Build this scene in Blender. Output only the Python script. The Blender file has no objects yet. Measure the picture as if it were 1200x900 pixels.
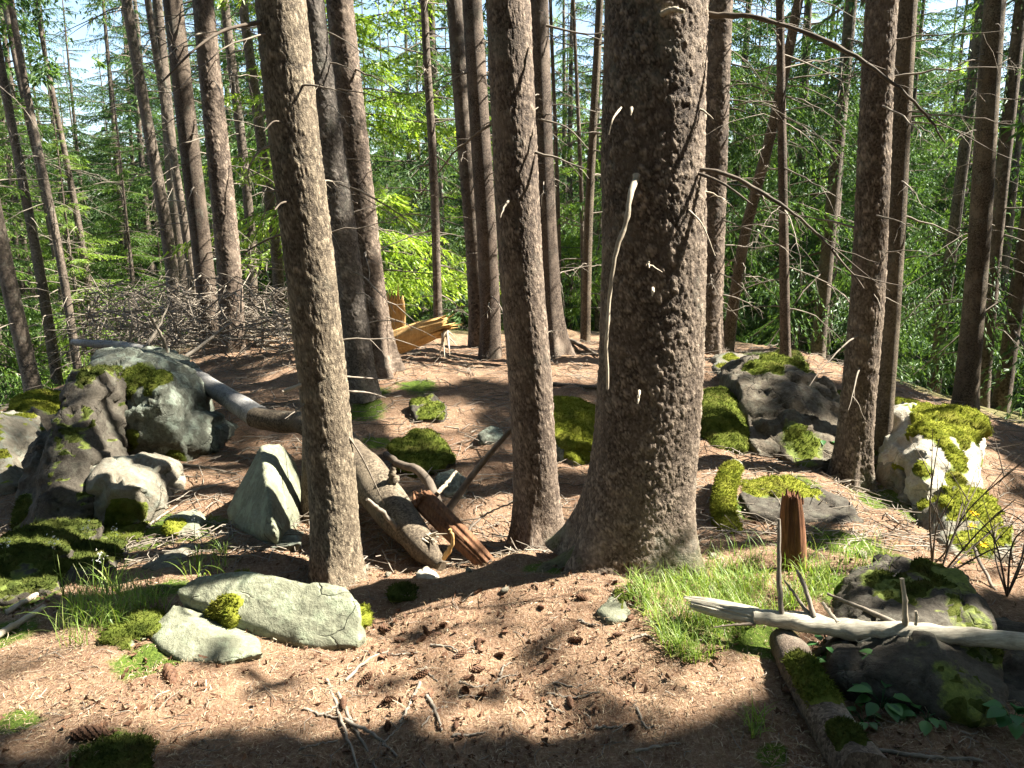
import bpy, bmesh, math, random
import numpy as np
from mathutils import Vector, Matrix

C = bpy.context.scene
COL = C.collection
RNG = np.random.default_rng(7)
random.seed(7)
R = math.radians

# ------------------------------------------------------------------ camera, sky, sun, exposure
CAM_H, PITCH, FPX = 1.6, R(12.0), 906.0
cam = bpy.data.cameras.new('camera')
cam.sensor_width = 36.0
cam.lens = 36.0 * FPX / 1200.0
cam.clip_start, cam.clip_end = 0.05, 1000
cam_ob = bpy.data.objects.new('camera', cam)
COL.objects.link(cam_ob)
cam_ob.location = (0, 0, CAM_H)
cam_ob.rotation_euler = (math.pi / 2 - PITCH, 0, 0)
C.camera = cam_ob

SUN_AZ, SUN_EL = R(84), R(50)          # azimuth measured from +Y towards +X
S = np.array([math.sin(SUN_AZ) * math.cos(SUN_EL), math.cos(SUN_AZ) * math.cos(SUN_EL), math.sin(SUN_EL)])
w = bpy.data.worlds.new('World')
C.world = w
w.use_nodes = True
nt = w.node_tree
sky = nt.nodes.new('ShaderNodeTexSky')
sky.sky_type = 'NISHITA'
sky.sun_disc = False
sky.sun_elevation = SUN_EL
sky.sun_rotation = SUN_AZ
bg = nt.nodes['Background']
bg.inputs['Strength'].default_value = 0.062
nt.links.new(sky.outputs[0], bg.inputs['Color'])
sun = bpy.data.lights.new('sun', 'SUN')
sun.energy = 5.0
sun.angle = R(0.55)
sun.color = (1.0, 0.93, 0.82)
sun_ob = bpy.data.objects.new('sun', sun)
COL.objects.link(sun_ob)
sun_ob.location = (20, 10, 30)
sun_ob.rotation_euler = Vector(S).to_track_quat('Z', 'Y').to_euler()
C.view_settings.view_transform = 'Standard'
C.view_settings.look = 'None'
C.view_settings.exposure = 2.55
C.view_settings.gamma = 1.0
C.render.engine = 'CYCLES'
C.cycles.max_bounces = 6
C.cycles.diffuse_bounces = 4
C.cycles.transmission_bounces = 4
C.cycles.caustics_reflective = False
C.cycles.caustics_refractive = False

# ------------------------------------------------------------------ noise
def _h(i, j, k, seed):
    n = (i.astype(np.int64) * 374761393 + j.astype(np.int64) * 668265263 + k.astype(np.int64) * 2147483647 + seed * 144665) & 0xffffffff
    n = ((n ^ (n >> 13)) * 1274126177) & 0xffffffff
    n = ((n ^ (n >> 16)) * 2246822519) & 0xffffffff
    n = n ^ (n >> 15)
    return (n & 0xffffff) / float(0xffffff)

def vn(P, s=1.0, seed=0):
    P = np.asarray(P, float) * s
    i = np.floor(P).astype(np.int64)
    f = P - i
    f = f * f * (3 - 2 * f)
    out = 0
    for a in (0, 1):
        wa = f[:, 0] if a else 1 - f[:, 0]
        for b in (0, 1):
            wb = f[:, 1] if b else 1 - f[:, 1]
            for c in (0, 1):
                wc = f[:, 2] if c else 1 - f[:, 2]
                out = out + wa * wb * wc * _h(i[:, 0] + a, i[:, 1] + b, i[:, 2] + c, seed)
    return out * 2 - 1

def fbm(P, s=1.0, octv=4, seed=0, gain=0.5):
    a, t = 1.0, 0
    for o in range(octv):
        t = t + a * vn(P, s * 2 ** o, seed + 17 * o)
        a *= gain
    return t

def cells(P, seed=0):
    """F1, F2 and the nearest cell's random value"""
    P = np.asarray(P, float)
    i = np.floor(P).astype(np.int64)
    n = len(P)
    f1 = np.full(n, 9.0); f2 = np.full(n, 9.0); cr = np.zeros(n)
    for a in (-1, 0, 1):
        for b in (-1, 0, 1):
            for c in (-1, 0, 1):
                I, J, K = i[:, 0] + a, i[:, 1] + b, i[:, 2] + c
                q = np.stack([I + _h(I, J, K, seed), J + _h(I, J, K, seed + 1), K + _h(I, J, K, seed + 2)], 1)
                d = np.linalg.norm(q - P, axis=1)
                r = _h(I, J, K, seed + 3)
                near = d < f1
                f2 = np.where(near, f1, np.minimum(f2, d))
                cr = np.where(near, r, cr)
                f1 = np.where(near, d, f1)
    return f1, f2, cr

def sstep(a, b, x):
    t = np.clip((x - a) / (b - a), 0, 1)
    return t * t * (3 - 2 * t)

# ------------------------------------------------------------------ pixel of the photograph + distance -> point
cp, sp = math.cos(PITCH), math.sin(PITCH)
def W(px, py, Y):
    u, v = (px - 600) / FPX, (py - 450) / FPX
    d = np.array([u, cp - v * sp, -sp - v * cp])
    return np.array([0, 0, CAM_H]) + d * (Y / d[1])

def project(P):
    P = np.asarray(P, float)
    q = P - np.array([0, 0, CAM_H])
    f = q[:, 1] * cp - q[:, 2] * sp
    up = q[:, 1] * sp + q[:, 2] * cp
    f = np.where(f < 1e-3, 1e-3, f)
    return 600 + FPX * q[:, 0] / f, 450 - FPX * up / f, f

# ------------------------------------------------------------------ ground height
GP = [(-150,900,1.95),(0,900,1.95),(300,900,1.95),(600,900,1.95),(900,900,1.95),(1200,900,1.9),(1350,900,1.9),
      (0,800,2.42),(300,800,2.38),(600,800,2.38),(900,800,2.36),(1200,800,2.36),
      (0,700,3.12),(200,700,3.0),(500,700,2.93),(700,690,2.85),(850,700,2.85),(1050,700,2.95),(1200,700,3.05),
      (735,655,3.2),(395,685,3.48),(632,632,3.9),(500,665,3.65),(600,655,3.5),(430,718,2.92),(560,690,2.95),
      (0,640,3.9),(150,640,3.85),(250,630,3.85),(310,625,3.8),(850,640,3.5),(950,650,3.45),(1100,650,3.6),(1200,640,3.8),
      (250,560,4.6),(480,570,4.6),(560,560,4.7),(680,570,4.6),(850,570,4.4),(1000,560,4.8),(1050,570,4.8),(1150,600,4.6),(1220,600,4.8),
      (300,500,5.5),(480,500,5.5),(560,500,5.4),(650,500,5.5),(850,500,5.3),(950,520,5.2),
      (300,450,6.6),(400,450,6.4),(500,450,6.3),(600,450,6.4),(700,450,6.4),(830,440,6.5),(920,425,7.2),(1000,450,6.8),
      (270,412,8.0),(440,430,6.7),(520,420,7.6),(580,420,7.8),(650,405,8.2),(720,408,8.0),(845,418,7.6),(920,413,7.8),
      (1130,480,8.2),(30,480,11),(100,440,12),(200,402,12)]
GW = [W(*p) for p in GP]
GW += [np.array(p, float) for p in [(-10,16,-2.4),(-4,14,-.8),(0,14,-.7),(4,14,-.7),(9,16,-2.2),(-16,25,-4.5),(0,25,-3.2),(14,25,-4),
       (-50,60,-8),(0,60,-8),(50,60,-8),(7.5,7,-1.1),(6.5,4,-.6),(5,1,-.1),(-5,1,-.1),(-6,4,-.7),(-8,8,-1.2),(0,0,.05),(0,-6,.1),
       (12,-6,0),(-12,-6,0),(30,5,-2),(-30,5,-3),(-30,30,-6),(30,30,-6),(-60,-60,0),(60,-60,0)]]
GW = np.array(GW)
def _tps(r):
    r = np.maximum(r, 1e-9)
    return r * r * np.log(r)
_n = len(GW)
_A = np.zeros((_n + 3, _n + 3))
_d = np.linalg.norm(GW[:, None, :2] - GW[None, :, :2], axis=2)
_A[:_n, :_n] = _tps(_d) + np.eye(_n) * 0.015
_A[:_n, _n] = 1; _A[:_n, _n + 1:] = GW[:, :2]
_A[_n, :_n] = 1; _A[_n + 1:, :_n] = GW[:, :2].T
_wt = np.linalg.solve(_A, np.concatenate([GW[:, 2], [0, 0, 0]]))
def g_base(x, y):
    x = np.atleast_1d(np.asarray(x, float)); y = np.atleast_1d(np.asarray(y, float))
    out = np.full(len(x), _wt[_n]) + _wt[_n + 1] * x + _wt[_n + 2] * y
    for k in range(_n):
        out += _wt[k] * _tps(np.hypot(x - GW[k, 0], y - GW[k, 1]))
    far = sstep(45, 75, np.hypot(x, y))
    out = out * (1 - far) - 8.0 * far * (y > 0) - 3.0 * far * (y <= 0)
    return np.clip(out, -14, 6)
def g_relief(x, y):
    P = np.stack([x, y, np.zeros_like(x)], 1)
    near = 1 - sstep(9, 16, np.hypot(x, y))
    h = .04 * fbm(P, 1.6, 2, 3) + .022 * fbm(P, 6, 4, 9) * near
    lump = np.maximum(0, fbm(P, 11, 2, 31) - .25)
    return h + .012 * lump * near
def _axis(lo, hi, a, b, fine, grow):
    v = list(np.arange(a, b, fine))
    s = fine
    while v[-1] < hi:
        s *= grow; v.append(v[-1] + s)
    s = fine; left = [a]
    while left[-1] > lo:
        s *= grow; left.append(left[-1] - s)
    return np.array(sorted(left[1:]) + v)
GX = _axis(-260, 260, -2.5, 2.5, .025, 1.055)
GY = _axis(-120, 320, 1.75, 4.4, .025, 1.045)
_gx, _gy = np.meshgrid(GX, GY)
GZ = (g_base(_gx.ravel(), _gy.ravel()) + g_relief(_gx.ravel(), _gy.ravel())).reshape(_gx.shape)
def gz(x, y):
    x = np.atleast_1d(np.asarray(x, float)); y = np.atleast_1d(np.asarray(y, float))
    i = np.clip(np.searchsorted(GX, x) - 1, 0, len(GX) - 2); j = np.clip(np.searchsorted(GY, y) - 1, 0, len(GY) - 2)
    fx = np.clip((x - GX[i]) / (GX[i + 1] - GX[i]), 0, 1); fy = np.clip((y - GY[j]) / (GY[j + 1] - GY[j]), 0, 1)
    return (GZ[j, i] * (1 - fx) * (1 - fy) + GZ[j, i + 1] * fx * (1 - fy) + GZ[j + 1, i] * (1 - fx) * fy + GZ[j + 1, i + 1] * fx * fy)
def gz1(x, y): return float(gz(x, y)[0])
_Ys = np.concatenate([np.arange(1.5, 9, .02), np.arange(9, 60, .2)])
def hit(px, py):
    """first ground point under a pixel"""
    u, v = (px - 600) / FPX, (py - 450) / FPX
    d = np.array([u, cp - v * sp, -sp - v * cp]) / (cp - v * sp)
    P = np.array([0, 0, CAM_H]) + d[None] * _Ys[:, None]
    below = np.nonzero(P[:, 2] < gz(P[:, 0], P[:, 1]))[0]
    k = below[0] if len(below) else len(P) - 1
    p = P[k].copy(); p[2] = gz1(p[0], p[1])
    return p

# ------------------------------------------------------------------ mesh helpers
class MB:
    def __init__(s): s.v = []; s.f3 = []; s.f4 = []; s.n = 0; s.at = []
    def add(s, V, F, a=0.0):
        V = np.asarray(V, float); F = np.asarray(F, int)
        if len(F) == 0: return
        (s.f3 if F.shape[1] == 3 else s.f4).append(F + s.n)
        s.v.append(V); s.n += len(V)
        s.at.append(np.broadcast_to(np.asarray(a, float), (len(V),)))
    def tris(s, T, a=0.0):
        n = len(T)
        if n == 0: return
        s.add(T.reshape(-1, 3), np.arange(n * 3).reshape(-1, 3), np.repeat(a, 3) if np.ndim(a) else a)
    def arrays(s):
        return np.concatenate(s.v), (np.concatenate(s.f3) if s.f3 else None), (np.concatenate(s.f4) if s.f4 else None), np.concatenate(s.at)

def to_mesh(name, V, F3=None, F4=None, mat=None, smooth=True, attrs=None):
    me = bpy.data.meshes.new(name)
    loops, starts, tot = [], [], 0
    for F in (F3, F4):
        if F is None or len(F) == 0: continue
        k = F.shape[1]
        loops.append(F.ravel()); starts.append(tot + np.arange(len(F)) * k); tot += F.size
    loops = np.concatenate(loops).astype(np.int32); starts = np.concatenate(starts).astype(np.int32)
    me.vertices.add(len(V)); me.vertices.foreach_set('co', np.asarray(V, np.float32).ravel())
    me.loops.add(len(loops)); me.loops.foreach_set('vertex_index', loops)
    me.polygons.add(len(starts)); me.polygons.foreach_set('loop_start', starts)
    me.update(calc_edges=True)
    me.polygons.foreach_set('use_smooth', np.full(len(starts), bool(smooth)))
    for k, a in (attrs or {}).items():
        at = me.attributes.new(k, 'FLOAT', 'POINT'); at.data.foreach_set('value', np.asarray(a, np.float32))
    if mat: me.materials.append(mat)
    me.validate()
    me.update()
    return me

def link(name, me, parent=None, loc=(0, 0, 0)):
    o = bpy.data.objects.new(name, me); COL.objects.link(o)
    o.location = loc
    if parent is not None: o.parent = parent
    return o
def obj(name, mb, mat, parent=None, origin=None, smooth=True, attr='v'):
    V, F3, F4, A = mb.arrays()
    if parent is not None: org = np.array(parent.location) if parent.parent is None else np.array(parent.parent.location)
    else: org = np.array(origin if origin is not None else V[np.argmin(V[:, 2])])
    o = link(name, to_mesh(name, V - org, F3, F4, mat, smooth, {attr: A}), parent, (0, 0, 0) if parent is not None else org)
    return o
def tag(o, label=None, cat=None, group=None, kind=None):
    if label: o['label'] = label
    if cat: o['category'] = cat
    if group: o['group'] = group
    if kind: o['kind'] = kind
    return o
def thing(name, label, cat, loc, group=None):
    o = bpy.data.objects.new(name, None); COL.objects.link(o); o.location = [float(c) for c in loc]
    o.empty_display_size = .1
    return tag(o, label, cat, group)

def spline(P, n):
    """Catmull-Rom through points (rows may carry more columns than xyz)"""
    P = np.asarray(P, float)
    if len(P) == 2: P = np.stack([P[0], (P[0] + P[1]) / 2, P[1]])
    Q = np.concatenate([[2 * P[0] - P[1]], P, [2 * P[-1] - P[-2]]])
    t = np.linspace(0, len(P) - 1 - 1e-6, n); i = t.astype(int); f = (t - i)[:, None]
    a, b, c, d = Q[i], Q[i + 1], Q[i + 2], Q[i + 3]
    return .5 * (2 * b + (c - a) * f + (2 * a - 5 * b + 4 * c - d) * f ** 2 + (3 * b - a - 3 * c + d) * f ** 3)

def frames(P):
    T = np.gradient(P, axis=0); T /= np.linalg.norm(T, axis=1)[:, None] + 1e-12
    ref = np.array([0, 0, 1.]) if abs(T[:, 2]).mean() < .8 else np.array([0, 1., 0])
    A = np.cross(T, ref); A /= np.linalg.norm(A, axis=1)[:, None] + 1e-12
    B = np.cross(A, T)
    return T, A, B
def tube(P, r, ns=6, cap=True, rad_fn=None):
    P = np.asarray(P, float); n = len(P)
    r = np.broadcast_to(np.asarray(r, float), (n,))
    T, A, B = frames(P)
    th = np.arange(ns) * 2 * math.pi / ns
    rr = r[:, None] * np.ones(ns)[None]
    if rad_fn is not None: rr = rad_fn(P, rr, th)
    V = P[:, None] + (np.cos(th)[None, :, None] * A[:, None] + np.sin(th)[None, :, None] * B[:, None]) * rr[..., None]
    V = V.reshape(-1, 3)
    i = np.arange(n - 1)[:, None] * ns; j = np.arange(ns)[None]
    F = np.stack([i + j, i + (j + 1) % ns, i + ns + (j + 1) % ns, i + ns + j], -1).reshape(-1, 4)
    return V, F
def add_tube(mb, P, r, ns=6, a=0.0, cap=True, rad_fn=None):
    V, F = tube(P, r, ns, rad_fn=rad_fn)
    n0 = mb.n
    mb.add(V, F, a)
    if cap:
        j = np.arange(ns)
        for ring, c, fl in ((0, P[0], True), (len(P) - 1, P[-1], False)):
            Vc = np.concatenate([V[ring * ns:ring * ns + ns], [c]])
            Fc = np.stack([j, (j + 1) % ns, np.full(ns, ns)], 1)
            if fl: Fc = Fc[:, ::-1]
            mb.add(Vc, Fc, a)

# ------------------------------------------------------------------ materials
def new_mat(name):
    m = bpy.data.materials.new(name); m.use_nodes = True
    nt = m.node_tree; nt.nodes.clear()
    out = nt.nodes.new('ShaderNodeOutputMaterial')
    return m, nt, out
class N:
    """small node-graph writer"""
    def __init__(s, nt): s.nt = nt
    def __call__(s, t, **kw):
        n = s.nt.nodes.new('ShaderNode' + t)
        for k, v in kw.items(): setattr(n, k, v)
        return n
    def l(s, a, b): s.nt.links.new(a, b)
    def coord(s, scale=(1, 1, 1), world=False):
        m = s('Mapping'); m.inputs['Scale'].default_value = scale
        if world: s.l(s('NewGeometry').outputs['Position'], m.inputs['Vector'])
        else: s.l(s('TexCoord').outputs['Object'], m.inputs['Vector'])
        return m.outputs[0]
    def noise(s, vec, scale, detail=4, rough=.55):
        n = s('TexNoise'); n.inputs['Scale'].default_value = scale; n.inputs['Detail'].default_value = detail
        n.inputs['Roughness'].default_value = rough
        s.l(vec, n.inputs['Vector']); return n.outputs['Fac']
    def voro(s, vec, scale, out='Distance', feature='F1'):
        n = s('TexVoronoi', feature=feature); n.inputs['Scale'].default_value = scale
        s.l(vec, n.inputs['Vector']); return n.outputs[out]
    def ramp(s, fac, stops):
        n = s('ValToRGB'); e = n.color_ramp.elements
        while len(e) > 1: e.remove(e[-1])
        e[0].position = stops[0][0]; e[0].color = (*stops[0][1], 1) if len(stops[0][1]) == 3 else stops[0][1]
        for p, c in stops[1:]:
            q = e.new(p); q.color = (*c, 1)
        s.l(fac, n.inputs['Fac']); return n.outputs['Color']
    def mix(s, fac, a, b, mode='MIX'):
        n = s('MixRGB', blend_type=mode)
        for sock, val in ((n.inputs['Fac'], fac), (n.inputs['Color1'], a), (n.inputs['Color2'], b)):
            if isinstance(val, (int, float)): sock.default_value = val
            elif isinstance(val, tuple): sock.default_value = (*val, 1)
            else: s.l(val, sock)
        return n.outputs[0]
    def attr(s, name):
        n = s('Attribute'); n.attribute_name = name; return n.outputs['Fac']
    def bump(s, h, strength, dist=.02):
        n = s('Bump'); n.inputs['Strength'].default_value = strength; n.inputs['Distance'].default_value = dist
        s.l(h, n.inputs['Height']); return n.outputs[0]
    def math(s, op, a, b=0.0):
        n = s('Math', operation=op)
        for k, v in ((0, a), (1, b)):
            if isinstance(v, (int, float)): n.inputs[k].default_value = v
            else: s.l(v, n.inputs[k])
        return n.outputs[0]
def principled(g, out, color, rough=.85, normal=None, spec=.25):
    p = g('BsdfPrincipled')
    if isinstance(color, tuple): p.inputs['Base Color'].default_value = (*color, 1)
    else: g.l(color, p.inputs['Base Color'])
    if isinstance(rough, float): p.inputs['Roughness'].default_value = rough
    else: g.l(rough, p.inputs['Roughness'])
    p.inputs['Specular IOR Level'].default_value = spec
    if normal is not None: g.l(normal, p.inputs['Normal'])
    g.l(p.outputs[0], out.inputs['Surface'])
    return p

def mat_bark(name, dark, mid, light, scale=1.0, bump=.6, lichen=.3, spec=.3):
    m, nt, out = new_mat(name); g = N(nt)
    c = g.coord((1, 1, .8))
    nz = g.noise(c, 7 * scale, 6, .65)
    wv = g('MixRGB', blend_type='ADD'); wv.inputs[0].default_value = .012
    nn = g('TexNoise'); nn.inputs['Scale'].default_value = 30; g.l(c, nn.inputs['Vector']); g.l(c, wv.inputs[1]); g.l(nn.outputs['Color'], wv.inputs[2])
    fl = g.voro(wv.outputs[0], 115 * scale, 'Color')
    fd = g.voro(wv.outputs[0], 115 * scale, 'Distance', 'DISTANCE_TO_EDGE')
    fine = g.noise(c, 120 * scale, 4, .7)
    col = g.ramp(nz, [(.3, dark), (.5, mid), (.72, light)])
    sep = g('SeparateColor'); g.l(fl, sep.inputs[0])
    fm = g.ramp(sep.outputs[0], [(.1, (0, 0, 0)), (1, (.8, .8, .8))])
    col = g.mix(fm, col, light)
    patch = g.ramp(g.noise(g.coord((1, 1, .35)), 2.2, 5, .6), [(.42, (.5, .48, .47)), (.62, (1, 1, 1))])
    col = g.mix(.75, col, g.mix(1.0, col, patch, 'MULTIPLY'))
    edge = g.ramp(fd, [(0, (0, 0, 0)), (.12, (1, 1, 1))])
    col = g.mix(.3, col, g.mix(edge, dark, col))
    lic = g.ramp(g.noise(c, 3.0, 6, .7), [(.56, (0, 0, 0)), (.7, (1, 1, 1))])
    col = g.mix(g.math('MULTIPLY', lic, lichen), col, (.33, .36, .29))
    col = g.mix(g.math('MULTIPLY', fine, .5), col, g.mix(1.0, col, (.55, .5, .48), 'MULTIPLY'))
    av = g.attr('v'); mossy = g.math('MAXIMUM', av, 0.0)
    plate = g.math('MULTIPLY', g.math('MAXIMUM', g.math('MULTIPLY', av, -1.0), 0.0), 1.1)
    pm = g('Math', operation='MULTIPLY', use_clamp=True); g.l(plate, pm.inputs[0]); pm.inputs[1].default_value = .85
    col = g.mix(pm.outputs[0], col, tuple(min(.5, x * 1.35) for x in light))
    col = g.mix(mossy, col, g.ramp(fine, [(.3, (.04, .07, .012)), (.7, (.12, .17, .03))]))
    h = g.math('ADD', g.math('MULTIPLY', edge, .6), g.math('MULTIPLY', fine, .7))
    h = g.math('ADD', h, g.math('MULTIPLY', sep.outputs[0], .6))
    principled(g, out, col, .8, g.bump(h, bump, .006), spec)
    return m
def mat_wood(name, a, b, bump=.4, grain=(8, 8, 8), rough=.8):
    m, nt, out = new_mat(name); g = N(nt)
    c = g.coord(grain)
    nz = g.noise(c, 3, 8, .7); n2 = g.noise(g.coord(), 9, 5, .6)
    col = g.ramp(nz, [(.3, a), (.7, b)])
    col = g.mix(g.ramp(n2, [(.45, (0, 0, 0)), (.75, (.6, .6, .6))]), col, tuple(x * .55 for x in a))
    principled(g, out, col, rough, g.bump(nz, bump, .004), .2)
    return m
def mat_rock(name, dark, mid, light, lichen=(.4, .46, .40), lich=.6):
    m, nt, out = new_mat(name); g = N(nt)
    c = g.coord()
    n1 = g.noise(c, 4.5, 8, .62); n2 = g.noise(c, 38, 6, .7); n3 = g.noise(c, 11, 7, .68)
    col = g.ramp(n1, [(.3, dark), (.5, mid), (.7, light)])
    col = g.mix(.55, col, g.ramp(n2, [(.3, dark), (.65, light)]))
    lm = g.ramp(n3, [(.5, (0, 0, 0)), (.6, (1, 1, 1))])
    col = g.mix(g.math('MULTIPLY', lm, lich), col, lichen)
    stain = g.ramp(g.noise(g.coord((2.2, 2.2, .8)), 2.4, 6, .7), [(.52, (0, 0, 0)), (.68, (1, 1, 1))])
    col = g.mix(g.math('MULTIPLY', stain, .6), col, dark)
    sp_ = g.ramp(g.voro(c, 70), [(.1, (1, 1, 1)), (.25, (0, 0, 0))])
    col = g.mix(g.math('MULTIPLY', sp_, .35), col, tuple(x * .35 for x in dark))
    wv = g('MixRGB', blend_type='ADD'); wv.inputs[0].default_value = .22
    nn = g('TexNoise'); nn.inputs['Scale'].default_value = 5; nn.inputs['Detail'].default_value = 5; g.l(c, nn.inputs['Vector']); g.l(c, wv.inputs[1]); g.l(nn.outputs['Color'], wv.inputs[2])
    ck = g.ramp(g.voro(wv.outputs[0], 5.5, 'Distance', 'DISTANCE_TO_EDGE'), [(0, (0, 0, 0)), (.028, (1, 1, 1))])
    ckf = g.math('MULTIPLY', g.math('SUBTRACT', 1.0, ck), g.ramp(g.noise(c, 3, 3), [(.5, (0, 0, 0)), (.66, (1, 1, 1))]))
    col = g.mix(g.math('MULTIPLY', ckf, .6), col, tuple(x * .35 for x in dark))
    mm = g.ramp(g.math('ADD', g.attr('v'), g.math('MULTIPLY', g.math('SUBTRACT', n2, .5), .9)), [(.25, (0, 0, 0)), (.6, (1, 1, 1))])
    col = g.mix(mm, col, g.ramp(n2, [(.3, (.05, .075, .015)), (.55, (.12, .15, .03)), (.75, (.2, .22, .055))]))
    h = g.math('SUBTRACT', g.math('ADD', g.math('MULTIPLY', n2, .7), g.math('MULTIPLY', n3, 1.2)), g.math('MULTIPLY', ckf, 1.2))
    principled(g, out, col, .88, g.bump(h, .7, .018), .25)
    return m
def mat_moss(name, a, b, c3):
    m, nt, out = new_mat(name); g = N(nt)
    c = g.coord(world=True)
    n1 = g.noise(c, 14, 5, .6); n2 = g.noise(c, 160, 3, .7)
    col = g.ramp(n1, [(.3, a), (.5, b), (.72, c3)])
    n3 = g.noise(c, 5, 6, .7)
    col = g.mix(g.ramp(n3, [(.52, (0, 0, 0)), (.72, (.65, .65, .65))]), col, (.15, .115, .045))
    col = g.mix(.45, col, g.mix(1.0, col, g.ramp(n2, [(.3, (.35, .35, .35)), (.7, (1, 1, 1))]), 'MULTIPLY'))
    d = g('BsdfDiffuse'); t = g('BsdfTranslucent'); mx = g('MixShader'); mx.inputs[0].default_value = .25
    nb = g.bump(n2, .9, .012)
    g.l(col, d.inputs[0]); g.l(col, t.inputs[0]); g.l(nb, d.inputs['Normal'])
    g.l(d.outputs[0], mx.inputs[1]); g.l(t.outputs[0], mx.inputs[2]); g.l(mx.outputs[0], out.inputs['Surface'])
    return m
def mat_leaf(name, a, b, c3, trans=.45, rnd=.35, tcol=(1.15, 1.2, .5)):
    m, nt, out = new_mat(name); g = N(nt)
    f = g.attr('v')
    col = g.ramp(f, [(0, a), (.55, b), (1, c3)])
    oi = g('ObjectInfo')
    hs = g('HueSaturation'); g.l(col, hs.inputs['Color'])
    g.l(g.math('ADD', g.math('MULTIPLY', oi.outputs['Random'], rnd * 2), 1 - rnd), hs.inputs['Value'])
    g.l(g.math('ADD', g.math('MULTIPLY', oi.outputs['Random'], -.03), .515), hs.inputs['Hue'])
    col = hs.outputs[0]
    d = g('BsdfDiffuse'); t = g('BsdfTranslucent'); gl = g('BsdfGlossy'); gl.inputs['Roughness'].default_value = .45
    gl.inputs['Color'].default_value = (.5, .55, .5, 1)
    g.l(col, d.inputs[0]); g.l(g.mix(1.0, col, tcol, 'MULTIPLY'), t.inputs[0])
    mx = g('MixShader'); mx.inputs[0].default_value = trans
    g.l(d.outputs[0], mx.inputs[1]); g.l(t.outputs[0], mx.inputs[2])
    m2 = g('MixShader'); m2.inputs[0].default_value = .05
    g.l(mx.outputs[0], m2.inputs[1]); g.l(gl.outputs[0], m2.inputs[2]); g.l(m2.outputs[0], out.inputs['Surface'])
    return m
def mat_plain(name, a, b=None, rough=.7, bump=.2, scale=40):
    m, nt, out = new_mat(name); g = N(nt)
    n1 = g.noise(g.coord(), scale, 4)
    col = g.ramp(n1, [(.3, a), (.7, b or a)])
    principled(g, out, col, rough, g.bump(n1, bump, .003), .25)
    return m
def mat_ground():
    m, nt, out = new_mat('needle_litter_soil'); g = N(nt)
    c = g.coord(world=True)
    big = g.noise(c, 1.3, 5, .6); mid = g.noise(c, 9, 6, .7); fine = g.noise(c, 70, 6, .75)
    st = g.noise(g.coord((1, .25, 1), True), 150, 3, .7); st2 = g.noise(g.coord((.25, 1, 1), True), 150, 3, .7)
    fib = g.math('MAXIMUM', st, st2)
    col = g.ramp(mid, [(.28, (.08, .045, .028)), (.46, (.185, .11, .068)), (.6, (.3, .19, .115)), (.78, (.38, .262, .17))])
    col = g.mix(.5, col, g.ramp(fine, [(.3, (.06, .034, .022)), (.5, (.23, .145, .09)), (.7, (.43, .32, .22))]))
    col = g.mix(g.ramp(fib, [(.55, (0, 0, 0)), (.7, (.7, .7, .7))]), col, (.44, .34, .25))
    col = g.mix(g.ramp(big, [(.5, (0, 0, 0)), (.72, (.5, .5, .5))]), col, (.12, .055, .032))
    ms = g.attr('moss')
    mcol = g.ramp(fine, [(.3, (.03, .055, .01)), (.55, (.1, .15, .025)), (.75, (.19, .23, .04))])
    mk = g.math('MULTIPLY', g.math('ADD', ms, g.math('MULTIPLY', g.math('SUBTRACT', mid, .5), 1.6)), 1.0)
    mk = g.ramp(mk, [(.35, (0, 0, 0)), (.6, (1, 1, 1))])
    col = g.mix(mk, col, mcol)
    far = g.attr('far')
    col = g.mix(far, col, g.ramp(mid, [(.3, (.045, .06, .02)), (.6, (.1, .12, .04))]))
    h = g.math('ADD', g.math('MULTIPLY', fine, 1.0), g.math('MULTIPLY', fib, .8))
    h = g.math('ADD', h, g.math('MULTIPLY', mid, 1.0))
    principled(g, out, col, .95, g.bump(h, .9, .02), .1)
    return m

M = {}
M['bark'] = mat_bark('brown_spruce_bark', (.026, .018, .012), (.074, .053, .037), (.25, .2, .15), lichen=.45)
M['bark_tan'] = mat_bark('tan_spruce_bark', (.032, .025, .016), (.09, .07, .046), (.28, .23, .16), lichen=.25)
M['bark_red'] = mat_bark('reddish_spruce_bark', (.028, .02, .014), (.08, .057, .042), (.26, .205, .155), lichen=.25)
M['bark_grey'] = mat_bark('grey_spruce_bark', (.03, .026, .022), (.085, .075, .063), (.26, .23, .195), lichen=.4)
M['bark_far'] = mat_bark('far_spruce_bark', (.03, .024, .018), (.085, .067, .05), (.27, .22, .17), scale=.4, bump=.5, lichen=.4)
M['bark_pale'] = mat_bark('weathered_grey_log_bark', (.1, .1, .095), (.26, .26, .25), (.42, .42, .4), bump=.4, lichen=.5)
M['dead'] = mat_wood('grey_dead_branch_wood', (.13, .11, .085), (.3, .26, .21))
M['dead_dark'] = mat_wood('dark_dead_branch_wood', (.06, .048, .036), (.16, .13, .1))
M['pale'] = mat_wood('pale_barkless_wood', (.3, .25, .18), (.52, .46, .36), .5)
M['logpale'] = mat_wood('weathered_barkless_log_wood', (.22, .2, .155), (.56, .52, .41), .6, (5, 45, 45))
M['fresh'] = mat_wood('fresh_split_orange_wood', (.36, .19, .06), (.62, .42, .18), .6, (20, 20, 3))
M['rotten'] = mat_wood('rotten_red_brown_wood', (.06, .028, .016), (.24, .11, .055), .9, (30, 30, 3))
M['slab'] = mat_wood('split_brown_slab_wood', (.07, .035, .02), (.24, .12, .06), .8, (25, 8, 8))
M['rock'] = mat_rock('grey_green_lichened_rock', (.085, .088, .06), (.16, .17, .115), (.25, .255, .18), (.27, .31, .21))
M['rock_blue'] = mat_rock('blue_grey_lichened_rock', (.045, .048, .036), (.105, .113, .088), (.185, .195, .155), (.27, .32, .255), .65)
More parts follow.
